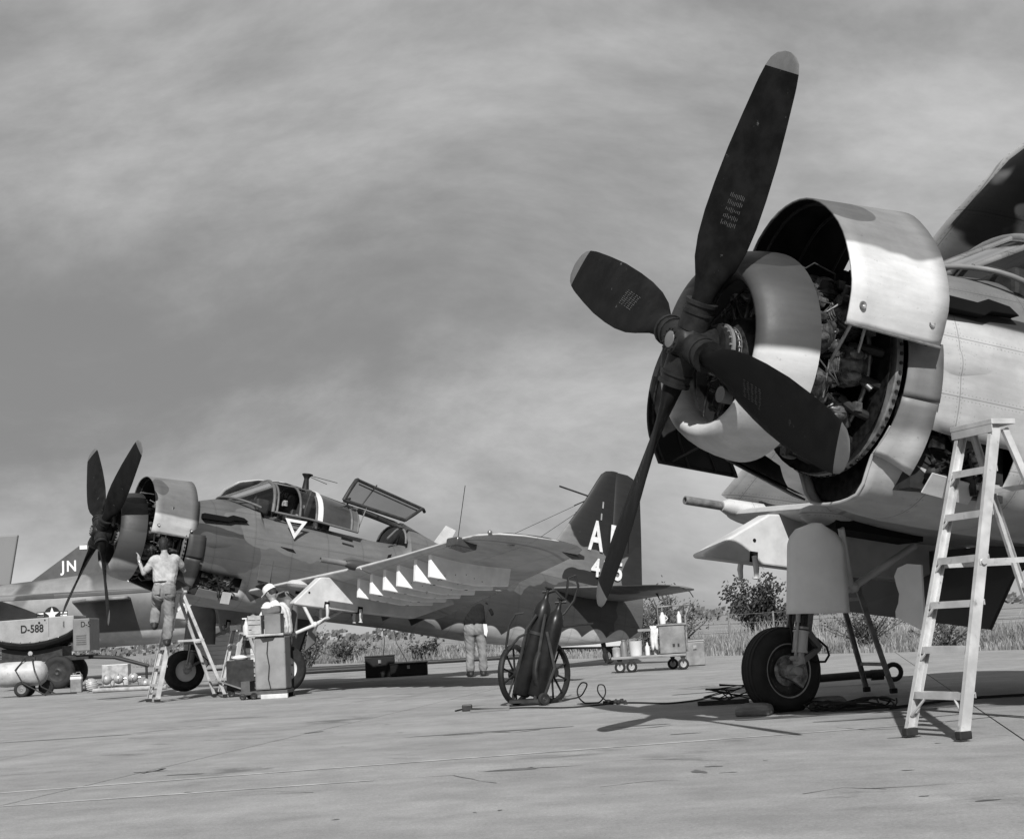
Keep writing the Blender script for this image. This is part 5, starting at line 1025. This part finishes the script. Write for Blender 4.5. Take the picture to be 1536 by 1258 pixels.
t_ = on_cab(-.02, .3, 1.31, 'canvas_bag', 'open dark bag with white rags on top of the boxes', 'bag'); b = MB(); b.box((.05, 0, .06), (.3, .2, .12), Euler((0, R(-8), 0)).to_matrix()); b.build('bag_body', mat('bag_canvas', .1, .9, 0, .3, 6, .4), t_, 0, bevel=.03); b = MB(); b.sph((-.02, -.06, .11), .07, 10, 7, (1.3, .8, .5)); b.sph((.1, -.05, .1), .06, 10, 7, (1.3, .8, .5)); b.build_split('rag', CLOTHW, t_)
p = at(352, 1030, 24.6); t_ = empty('tool_rack', (p.x, p.y, 0), R(10), 'low dark wheeled rack with a tilted tray beside the short ladder', 'rack')
b = MB(); b.box((.1, 0, .35), (.45, .4, .5)); b.build('rack_body', DARK, t_, 0); b = MB(); b.box((-.1, -.2, .22), (.45, .3, .02), Euler((0, R(22), 0)).to_matrix()); b.build('tilted_tray', MGREY, t_, 0); b = MB(); b.sph((.1, -.12, .64), .1, 10, 6, (1.3, .8, .5)); b.build('rag_heap', CLOTHW, t_)
for x in (-.05, .28): wheel_part((x, -.2, .06), (0, 1, 0), .06, .04, t_, 'caster', DARK, 14)
# equipment under the wing
crate(571, 1012, 31.0, .62, .5, .42, R(4), 'black equipment case under the far wing, taller of two', mat('case_black', .012, .6, 0, .3, 5), 'equipment_case', cat='case')
crate(614, 1012, 30.8, .78, .4, .24, R(2), 'long low black tool case to the right of the tall case', mat('case_black2', .018, .6, 0, .3, 5), 'tool_case', cat='case')
p = at(575, 985, 30.9); b = MB(); b.tube([(p.x, p.y, .46), (p.x + .05, p.y - .1, .75), (p.x + .02, p.y - .2, 1.2), (p.x - .03, p.y - .4, 1.75)], .008, 5); b.tube([(p.x + .5, p.y, .3), (p.x + .3, p.y - .1, .7), (p.x + .25, p.y - .3, 1.2)], .007, 5); tag(b.build('test_lead', HOSE), 'thin test leads hanging from the far wing to the black case', 'cable')
# dark bars added to stand for shadow strips behind the far aircraft
for k, (a, c, lab) in enumerate((((452, 1002), (790, 988), 'long dark bar added for a shadow strip behind the far aircraft'), ((380, 1010), (560, 1006), 'shorter dark bar added for a shadow strip behind the wheel'))):
    q0, q1 = at(a[0], a[1], 36 - 3 * k), at(c[0], c[1], 36 - 3 * k); b = MB(); b.cyl((q0.x, q0.y, .16), (q1.x, q1.y, .16), .05, n=10); r_ = empty('tow_or_shade_bar', (0, 0, 0), 0, lab, 'tow bar'); b.build('bar', DARK, r_)
    for q in (q0, q1): wheel_part((q.x, q.y, .1), (0, 1, 0), .1, .06, r_, 'wheel', DARK, 16)
# ------------------------------------------------------------------ gas bottle cart in the middle
p = at(800, 1056, 16.55); t_ = empty('bottle_cart', (p.x, p.y, 0), R(0), 'two-wheeled spoked hand cart carrying tall dark gas cylinders', 'cart')
AXL = V(.82, -.57, 0); hub1, hub2 = V(-.19, .14, .34), V(.23, .04, .34)
for k, hc in enumerate((hub1, hub2)):
    b = MB(); ax = V(.86, -.5, 0) if k == 0 else V(.8, -.6, 0); ax.normalize(); b.lathe([(-.03, .295), (-.033, .325), (-.02, .34), (.02, .34), (.033, .325), (.03, .295), (-.03, .295)], hc, ax, 40); wo = b.build('wheel', mat('wheel_iron', .02, .55, .1, .3, 9), t_, 50)
    e1 = V(0, 0, 1); e2 = ax.cross(e1)
    for j in range(10):
        a = j * math.pi / 5; d = e1 * math.cos(a) + e2 * math.sin(a); b = MB(); b.cyl(hc + d * .04, hc + d * .31, .013, .011, 8); b.build('spoke', mat('wheel_iron', .02), wo)
    b = MB(); b.cyl(hc - ax * .06, hc + ax * .06, .055, n=16); b.build('wheel_hub', mat('wheel_iron', .02), wo)
b = MB(); b.cyl(hub1, hub2, .022, n=10); b.tube([(-.23, .05, .05), (-.12, .0, .5), (-.02, -.05, .85), (.1, -.05, 1.0)], .02, 8); b.tube([(.02, -.2, .05), (.08, -.16, .5), (.16, -.1, .85), (.2, -.06, 1.0)], .02, 8); b.tube([(-.28, .0, .62), (-.22, -.05, .9), (-.14, -.1, 1.02), (-.05, -.1, 1.03)], .014, 8); b.tube([(-.25, 0, .62), (-.12, -.05, .76), (-.02, -.05, .8)], .014, 8)
b.box((-.06, -.1, .05), (.42, .3, .03)); b.tube([(.2, -.2, .8), (.26, -.3, .4), (.12, -.36, .08)], .018, 8); b.build('cart_frame', DARK, t_)
wheel_part((.12, -.38, .07), (.5, -.87, 0), .07, .05, t_, 'stand_foot', DARK, 16)
LEAN = V(.33, .06, 1.0).normalized()
for k, (base, L, r) in enumerate(((V(-.14, .02, .1), 1.12, .1), (V(.03, -.12, .08), 1.0, .1))):
    c = empty('gas_cylinder', (p.x, p.y, 0), 0, ['tall dark gas cylinder leaning in the spoked cart, left of its pair', 'dark gas cylinder in the spoked cart, right of its pair and in shade'][k], 'gas cylinder', 'gas cylinders on the cart')
    b = MB(); b.lathe([(0, r * .8), (.02, r), (L - .17, r), (L - .1, r * .93), (L - .04, r * .72), (L, r * .4), (L + .04, r * .3), (L + .06, r * .28)], base, LEAN, 26, cap=True); b.build('cylinder_body', mat('cylinder_dark_green', .014, .35, 0, .25, 5, .05), c, 60)
    top = base + LEAN * (L + .05); b = MB(); b.cyl(top, top + LEAN * .08, .022, n=10); b.cyl(top + LEAN * .05 - V(.06, 0, 0), top + LEAN * .05 + V(.07, 0, 0), .016, n=8); b.lathe([(0, .0), (.0, .04), (.015, .045), (.02, 0)], top + LEAN * .08, LEAN, 14); b.build('valve', GUN, c)
b = MB(); q = p + V(-.14, .02, .1) + LEAN * .72; b.lathe([(-.02, .104), (-.015, .108), (.015, .108), (.02, .104)], q, LEAN, 26); tag(b.build('cylinder_strap', DARK), 'black strap around the left gas cylinder', 'strap')
q = p + V(-.14, .02, .1) + LEAN * 1.2; b = MB(); b.tube([q, q + V(.1, -.1, .02), q + V(.2, -.1, -.1), q + V(.22, -.1, -.02), q + V(.25, -.1, .16), q + V(.33, -.1, .18), q + V(.36, -.1, .06), q + V(.3, -.1, -.1), q + V(.18, -.12, -.24), q + V(.08, -.14, -.3)], .015, 7); b.tube([q + V(-.05, -.1, -.38), q + V(.1, -.14, -.39), q + V(.3, -.1, -.38), q + V(.5, -.05, -.375)], .012, 6); tag(b.build('gas_hose', HOSE), 'black hose looped over the tops of the gas cylinders', 'hose')
# cables on the concrete
def cable(pts, r, name, label, cat='cable', z=None):
    P = []
    for i, a in enumerate(pts):
        g = gp(a[0], a[1]); P.append(V(g.x, g.y, r + .002) if len(a) < 3 else V(g.x, g.y, 0) + V(0, 0, a[2]))
    res = []
    PP = [P[0]] + P + [P[-1]]
    for k in range(len(P) - 1):
        a, b_, c, d = PP[k:k + 4]
        for j in range(6):
            t = j / 6; q_ = .5 * ((2 * b_) + (c - a) * t + (2 * a - 5 * b_ + 4 * c - d) * t * t + (3 * b_ - a - 3 * c + d) * t ** 3); q_.z = max(q_.z, r + .002); res.append(q_)
    res.append(P[-1]); b = MB(); b.tube(res, r, 6); return tag(b.build(name, HOSE), label, cat)
Y0 = 16.2
def loop_pts(): 
    o = []
    for px, py in ((838, 1050), (868, 1045), (878, 1033), (880, 1025), (872, 1024), (866, 1035), (870, 1048), (885, 1057), (900, 1052), (908, 1040), (906, 1028), (898, 1027), (897, 1037), (906, 1048), (922, 1056)): o.append(at(px, py, 15.9 if py > 1040 else 15.95))
    return o
b = MB(); P = loop_pts(); res = []; PP = [P[0]] + P + [P[-1]]
for k in range(len(P) - 1):
    a, b_, c, d = PP[k:k + 4]
    for j in range(6):
        t = j / 6; q_ = .5 * ((2 * b_) + (c - a) * t + (2 * a - 5 * b_ + 4 * c - d) * t * t + (3 * b_ - a - 3 * c + d) * t ** 3); q_.z = max(q_.z, .012); res.append(q_)
b.tube(res, .008, 6); tag(b.build('ground_cable', HOSE), 'thin black cable standing in two loops right of the gas bottle cart', 'cable')
cable([(922, 1055), (960, 1055), (1000, 1056), (1040, 1052), (1066, 1047), (1090, 1050), (1112, 1052)], .009, 'ground_cable', 'thin black cable running along the concrete to the near wheel')
cable([(683, 1067), (700, 1064), (740, 1064), (790, 1062), (850, 1062), (900, 1058), (922, 1055)], .008, 'ground_cable', 'thin black cable lying on the concrete in front of the bottle cart')
b = MB()
for k in range(7): g = gp(908 + k * 5, 1056 - (k % 2) * 2); b.box((g.x, g.y, .02), (.05, .04, .035), Euler((0, .2 * k, k)).to_matrix())
tag(b.build('cable_plug', DARK, None, 0, bevel=.006), 'knot of black cable plugs on the concrete right of the cable loops', 'plug')
g = gp(701, 1066); b = MB(); b.box((g.x, g.y, .035), (.11, .09, .07)); tag(b.build('junction_box', DARK, None, 0, bevel=.01), 'small black junction box on the concrete in front of the bottle cart', 'box')
g = gp(735, 1066); b = MB(); b.box((g.x, g.y, .012), (.42, .1, .02)); tag(b.build('grey_plank', MGREY, None, 0), 'thin grey strip lying on the concrete left of the bottle cart', 'plank')
g = gp(1085, 1056); t_ = empty('cable_reel_bar', (g.x, g.y, 0), R(-4), 'flat dark bar with tangled wire beside the near wheel', 'bar'); b = MB(); b.box((0, 0, .025), (.5, .1, .04)); b.build('bar', DARK, t_, 0); b = MB(); rs = random.Random(2)
for k in range(6): b.tube([(rs.uniform(-.2, .3), rs.uniform(-.05, .05), rs.uniform(.03, .2)) for _ in range(5)], .007, 5)
b.build('tangled_wire', HOSE, t_)
g = gp(1280, 1063); b = MB(); rs = random.Random(8)
for k in range(9):
    a0 = rs.uniform(0, 6.3); rx, ry = rs.uniform(.12, .42), rs.uniform(.1, .35); b.tube([(g.x + rx * math.cos(a0 + t * .42) + rs.uniform(-.03, .03), g.y + ry * math.sin(a0 + t * .42), .012 + max(0, .07 * math.sin(t * .6 + k))) for t in range(13)], .008, 5)
tag(b.build('cable_coil', HOSE), 'untidy coil of black cable on the concrete right of the near wheel', 'cable')
cable([(1335, 1064), (1380, 1058), (1440, 1050), (1536, 1044)], .012, 'ground_cable', 'black cable on the concrete running off behind the tall ladder')
# chocks and tow bar at the near wheel
for px, py, Yk, lab in ((1132, 1070, 12.62, 'worn wooden chock on the left of the near wheel'), (1243, 1062, 13.0, 'dark wooden chock on the right of the near wheel')):
    q = at(px, py, Yk); b = MB(); b.loft([[(x, y * .1, z * (1 if abs(x) < .1 else .8)) for y, z in ((-1, 0), (1, 0), (1, .07), (.6, .105), (-.6, .105), (-1, .07))] for x in (-.15, -.08, .08, .15)], True, True); o = tag(b.build('wheel_chock', WOOD, None, 30, bevel=.02), lab, 'chock', 'wheel chocks'); o.location = (q.x, q.y, 0); o.rotation_euler = (0, 0, R(-24 if px < 1200 else 35))
q0, q1 = at(1232, 1030, 16.6), at(1326, 1024, 16.6); t_ = empty('tow_or_shade_bar', (q0.x, q0.y, 0), 0, 'black tow bar with a ring end lying behind the near wheel', 'tow bar'); L = q1.x - q0.x
b = MB(); b.cyl((-.3, 0, .09), (L - .12, 0, .11), .045, n=10); b.build('bar', DARK, t_); b = MB(); b.cyl((L - .14, 0, .1), (L, 0, .1), .06, n=12); b.tube([(L + .12 + .085 * math.cos(t * .35), 0, .12 + .085 * math.sin(t * .35)) for t in range(18)], .028, 8, closed=True); b.build('ring_end', GUN, t_)
# ------------------------------------------------------------------ wash cart at the tail
p = at(975, 1008, 25.0); t_ = empty('service_cart', (p.x, p.y, 0), R(-6), 'four-wheeled service cart with a metal cabinet and bottles behind the far tail', 'cart')
CT = mat('cart_metal', .2, .5, .1, .25, 5, .15, spots=-.2, spotc=.08)
b = MB(); b.box((0, .1, .25), (1.28, .55, .045)); b.build('deck', CT, t_, 0, bevel=.008)
b = MB(); b.box((.42, .1, .52), (.44, .5, .48)); b.build('cabinet', CT, t_, 0, bevel=.015); b = MB(); b.box((.42, .1, .772), (.5, .54, .025)); b.box((.02, .1, .7), (.35, .5, .04)); b.build('top_shelf', CT, t_, 0)
b = MB(); b.tube([(.66, -.1, .3), (.67, -.1, .9), (.74, -.1, 1.05), (.74, .3, 1.05), (.67, .3, .9), (.66, .3, .3)], .018, 8); b.tube([(.2, .3, .78), (.2, .3, 1.08), (.74, .3, 1.1)], .014, 6); b.build('push_handle', STEEL, t_)
b = MB(); b.box((.44, -.155, .42), (.04, .01, .05)); b.box((.52, -.155, .42), (.03, .01, .05)); b.build_split('cabinet_latch', DARK, t_, 0)
for x, y in ((-.5, -.1), (-.3, -.14), (.4, .3), (.58, -.12)):
    wheel_part((x, y, .095), (0, 1, 0), .095, .045, t_, 'caster', CAN, 18); b = MB(); b.prism([(x, y, .1), (x + .05, y, .23), (x - .05, y, .23)], (0, .06, 0)); b.build('caster_fork', DARK, t_, 0)
def small(name, dx, dy, z, prof, mm, label, cat, n=16):
    o = empty(name, (p.x + dx, p.y + dy, z), 0, label, cat); b = MB(); b.lathe(prof, n=n, cap=True); b.build('body', mm, o); return o
o = small('bucket', -.22, -.05, .275, [(0, .1), (.02, .105), (.24, .12), (.25, .125)], WHITE, 'white bucket on the service cart', 'bucket'); b = MB(); b.tube([(.12 * math.cos(t * .314), 0, .24 + .05 * math.sin(t * .314)) for t in range(11)], .005, 5); b.build('handle', STEEL, o)
o = small('jar', -.42, -.02, .275, [(0, .06), (.2, .06), (.24, .04), (.26, .04)], MGREY, 'grey can left of the white bucket on the cart', 'can'); b = MB(); b.cyl((0, 0, .26), (0, 0, .28), .045, n=12); b.build('lid', STEEL, o)
o = small('jar', -.55, .0, .275, [(0, .07), (.14, .07), (.16, .05)], CAN, 'short pale tin at the left end of the service cart', 'tin'); b = MB(); b.cyl((0, 0, .16), (0, 0, .175), .055, n=12); b.build('lid', STEEL, o)
o = small('bottle', -.02, -.06, .275, [(0, .04), (.14, .04), (.18, .015), (.22, .015)], WHITE, 'slim white bottle right of the bucket on the cart', 'bottle'); b = MB(); b.cyl((0, 0, .22), (0, 0, .24), .018, n=10); b.build('stopper', DARK, o)
o = small('bottle', .12, -.06, .275, [(0, .045), (.1, .045), (.13, .02), (.17, .02)], CAN, 'squat pale bottle on the cart deck beside the cabinet', 'bottle'); b = MB(); b.cyl((0, 0, .17), (0, 0, .19), .022, n=10); b.build('stopper', DARK, o)
o = small('jug', .28, .0, .787, [(0, .05), (.12, .055), (.16, .03), (.2, .02)], WHITE, 'white plastic jug on top of the service cart', 'jug'); b = MB(); b.tube([(.05, 0, .05), (.09, 0, .09), (.04, 0, .15)], .01, 6); b.build('handle', WHITE, o)
o = small('spray_bottle', .56, -.05, .787, [(0, .04), (.13, .04), (.17, .018), (.2, .018)], WHITE, 'white spray bottle at the right end of the cart top', 'bottle'); b = MB(); b.box((-.02, 0, .215), (.08, .025, .03)); b.build('nozzle', DARK, o, 0)
o = empty('rag', (p.x + .1, p.y - .16, .74), 0, 'white cloth hanging over the shelf edge of the service cart', 'cloth'); b = MB(); rows = []
for i in range(8): rows.append([(-.06 + .02 * j + .012 * math.sin(i + j), (.12 if i < 2 else -.03) + .02 * math.sin(j * 1.7 + i * .4), .02 - max(0, i - 1) * .06 - .02 * abs(j - 3) * (i > 5)) for j in range(7)])
b.grid(rows); b.build('cloth', CLOTHW, o, 60, solid=.008)
crate(1044, 996, 26.5, .34, .35, .42, R(-6), 'grey metal box standing behind the right end of the service cart', CT, 'equipment_box')
# ------------------------------------------------------------------ far sheds
def shed(px, py, Y, w_, h, d, label, name):
    q = at(px, py, Y); r = empty(name, (q.x, q.y, 0), R(-8), label, 'building'); WL_ = mat('pale_siding', .5, .7, 0, .08, 1.5, .1); n = int(h / .16)
    for k in range(n): b = MB(); b.box((0, 0, .3 + .16 * k), (w_, .05 + .004, .15), Euler((R(3), 0, 0)).to_matrix()); b.build('siding_board', WL_, r, 0)
    b = MB(); b.box((0, d / 2 + .03, .2 + h / 2), (w_ - .02, d, h)); b.build('wall', WL_, r, 0); b = MB(); b.prism([(-w_ / 2 - .1, d / 2, h + .2), (w_ / 2 + .1, d / 2, h + .2), (w_ / 2 + .1, d / 2, h + .28), (-w_ / 2 - .1, d / 2, h + .28)], (0, d + .3, 0)); b.build('roof', MGREY, r, 0)
    b = MB(); b.box((w_ * .2, -.03, .9), (.5, .03, .35)); b.build('window', DARK, r, 0); return r
shed(345, 1012, 52, 3.4, 1.35, 2, 'low pale boarded shed seen under the far aircraft nose', 'shed')
shed(890, 1000, 40, 1.8, .75, 1.2, 'small pale boarded hut seen under the far tail', 'hut')
# ------------------------------------------------------------------ grass, shrubs, trees, fence
GR = NT('dry_grass'); at_ = GR.n('ShaderNodeNewGeometry'); P_ = at_.outputs['Position']; v_ = GR.mapr(GR.noise(.35, 4, .6, vec=P_), .35, .65, .10, .27); v_ = GR.math('MULTIPLY', v_, GR.mapr(GR.noise(6, 3, .6, vec=P_), .3, .7, .6, 1.35)); GR.color(v_); GR.p.inputs['Roughness'].default_value = .8; GR = GR.mat
LEAF = mat('shrub_leaf', .075, .6, 0, .5, 3, 0); LEAF2 = mat('tree_leaf', .045, .6, 0, .5, 3, 0); BARK = mat('bark', .08, .9, 0, .4, 12, .4)
rg_ = random.Random(33); NRM = V(ED.y, -ED.x, 0); NRM = NRM if NRM.dot(V(1, 1, 0)) > 0 else -NRM
g = MB()
for k in range(85000):
    t = rg_.uniform(-24, 52); dd = abs(rg_.gauss(0, 1)) * 5 + rg_.uniform(-.1, .8)
    q = E0 + ED * t + NRM * dd
    if q.y < 8 or abs(q.x) > .45 * q.y + 3: continue
    cl_ = .5 + .5 * math.sin(t * .9 + 1.3 * math.sin(dd * .8 + t * .31)); pt_ = .5 + .5 * math.sin(t * .37 + 2.1 * math.sin(dd * .45)); h = (.08 + .42 * rg_.random() ** 1.5 * (.2 + .9 * cl_ * pt_)) * (.55 if dd < .5 else 1) * (1 + .12 * min(dd, 6))
    a = rg_.uniform(0, 6.283); wv = .006 + q.y * .00016; le = rg_.uniform(.1, .5) * h; la = rg_.uniform(0, 6.283); dx_, dy_ = math.cos(a) * wv, math.sin(a) * wv
    m_ = q + V(math.cos(la) * le * .35, math.sin(la) * le * .35, h * .6); e_ = q + V(math.cos(la) * le, math.sin(la) * le, h); o_ = len(g.v)
    g.v += [(q.x - dx_, q.y - dy_, -.03), (q.x + dx_, q.y + dy_, -.03), (m_.x + dx_ * .7, m_.y + dy_ * .7, m_.z), (m_.x - dx_ * .7, m_.y - dy_ * .7, m_.z), tuple(e_)]; g.f += [(o_, o_ + 1, o_ + 2, o_ + 3), (o_ + 3, o_ + 2, o_ + 4)]; g.m += [0, 0]
me = bpy.data.meshes.new('grass'); me.from_pydata(g.v, [], g.f); me.materials.append(GR); go = bpy.data.objects.new('grass', me); col.objects.link(go); tag(go, 'tall dry grass along the far edge of the apron', 'grass', kind='stuff')
def plant(px, Y, base, H, W_, nst, nleaf, label, cat, name, lm, ls, dens=1., seed=0, grp=None):
    r0 = random.Random(seed); q = at(px, 960, Y); r = empty(name, (q.x, q.y, base), 0, label, cat, grp); b = MB(); tips = []
    for k in range(nst):
        a = r0.uniform(0, 6.283); sp_ = r0.uniform(.1, 1) * W_ / 2; hh = H * r0.uniform(.6, 1.0) * (1 - .35 * (sp_ / (W_ / 2)) ** 2); pts = [V(0, 0, 0) + V(math.cos(a) * sp_ * .1, math.sin(a) * sp_ * .1, 0)]
        for j in range(1, 5): t = j / 4; pts.append(V(math.cos(a) * sp_ * t ** 1.3 + r0.uniform(-.04, .04) * H, math.sin(a) * sp_ * t ** 1.3 + r0.uniform(-.04, .04) * H, hh * t))
        b.tube(pts, [.022 * H * (1 - .2 * j) + .002 for j in range(5)], 5); tips += pts[1:]
        for j in (2, 3):
            e = pts[j] + V(r0.uniform(-1, 1), r0.uniform(-1, 1), r0.uniform(.2, 1)) * H * .18; b.tube([pts[j], (pts[j] + e) / 2 + V(0, 0, .02 * H), e], .006 * H + .001, 4); tips.append(e)
    b.build('trunk', BARK, r, 50); c = MB()
    for k in range(int(nleaf * 1.5)):
        tp = r0.choice(tips); d = V(r0.gauss(0, 1), r0.gauss(0, 1), r0.gauss(0, .8)) * H * .06; o_ = tp + d
        if o_.z < .05 * H: continue
        n1_ = V(r0.gauss(0, 1), r0.gauss(0, 1), r0.gauss(0, 1)).normalized(); u_ = n1_.orthogonal().normalized(); w2 = n1_.cross(u_); s_ = ls * r0.uniform(.6, 1.4); i0 = len(c.v)
        c.v += [tuple(o_ - u_ * s_), tuple(o_ + w2 * s_ * .5), tuple(o_ + u_ * s_), tuple(o_ - w2 * s_ * .5)]; c.f.append((i0, i0 + 1, i0 + 2, i0 + 3)); c.m.append(0)
    c.build('crown', lm, r, 0); return r
plant(1000, 34, 0, 1.75, 2.0, 22, 900, 'sparse leafy shrub behind the service cart', 'shrub', 'shrub', LEAF, .035, seed=1)
plant(965, 36, 0, 1.3, 1.4, 14, 700, 'low leafy shrub left of the sparse shrub behind the tail', 'shrub', 'shrub', LEAF, .035, seed=2)
plant(1138, 46, 0, 2.2, 1.7, 12, 2600, 'small dense dark tree behind the near wheel', 'tree', 'small_tree', LEAF2, .06, seed=3)
plant(1168, 46.5, 0, 1.3, .9, 8, 700, 'low dark bush right of the small dense tree', 'bush', 'bush', LEAF2, .055, seed=4)
plant(462, 46, 0, 1.6, 1.7, 14, 900, 'leafy shrub beyond the far aircraft wheel', 'shrub', 'shrub', LEAF, .045, seed=5)
plant(1300, 30, 0, .9, 2.4, 26, 900, 'low tangled bush in the grass between the legs under the near wing', 'bush', 'bush', LEAF, .03, seed=6)
plant(1420, 27, 0, .75, 1.8, 20, 600, 'low tangled bush in the grass behind the tall ladder', 'bush', 'bush', LEAF, .03, seed=7)
plant(520, 52, 0, .8, 2.6, 20, 900, 'low dark bush in the grass under the far wing', 'bush', 'bush', LEAF, .05, seed=8)
plant(640, 47, 0, .7, 2.4, 18, 800, 'low bush behind the black tool case', 'bush', 'bush', LEAF, .05, seed=9)
# distant tree line
rt_ = random.Random(5); c = MB()
for k in range(5200):
    x = rt_.uniform(-150, 190); hh = 1.6 + 1.3 * (.5 + .5 * math.sin(x * .21 + 2 * math.sin(x * .05))) + .5 * math.sin(x * .9); z = rt_.random() ** .7 * hh; y = 260 + rt_.uniform(-5, 5); s_ = rt_.uniform(.25, .6); n1_ = V(rt_.gauss(0, .5), -1, rt_.gauss(0, .5)).normalized(); u_ = n1_.orthogonal().normalized(); w2 = n1_.cross(u_); o_ = V(x, y, z); i0 = len(c.v)
    c.v += [tuple(o_ - u_ * s_), tuple(o_ + w2 * s_ * .7), tuple(o_ + u_ * s_), tuple(o_ - w2 * s_ * .7)]; c.f.append((i0, i0 + 1, i0 + 2, i0 + 3)); c.m.append(0)
tag(c.build('distant_trees', mat('far_foliage', .10, .8, 0, .3, .3, 0), None, 0), 'low line of far-off trees along the horizon', 'trees', kind='stuff')
# fence beyond the grass
F0, F1 = at(1030, 935, 44), at(1640, 925, 36); fr = empty('wire_fence', (0, 0, 0), 0, 'wire fence with thin posts beyond the grass at right', 'fence'); nP = 9
for k in range(nP):
    t = k / (nP - 1); x, y = F0.x + (F1.x - F0.x) * t, F0.y + (F1.y - F0.y) * t; b = MB(); b.cyl((x, y, 0), (x, y, .92), .03, n=6); b.build('post', WOOD, fr)
for z in (.88, .62, .36): b = MB(); b.cyl((F0.x, F0.y, z), (F1.x, F1.y, z), .008, n=4); b.build('wire', STEEL, fr)
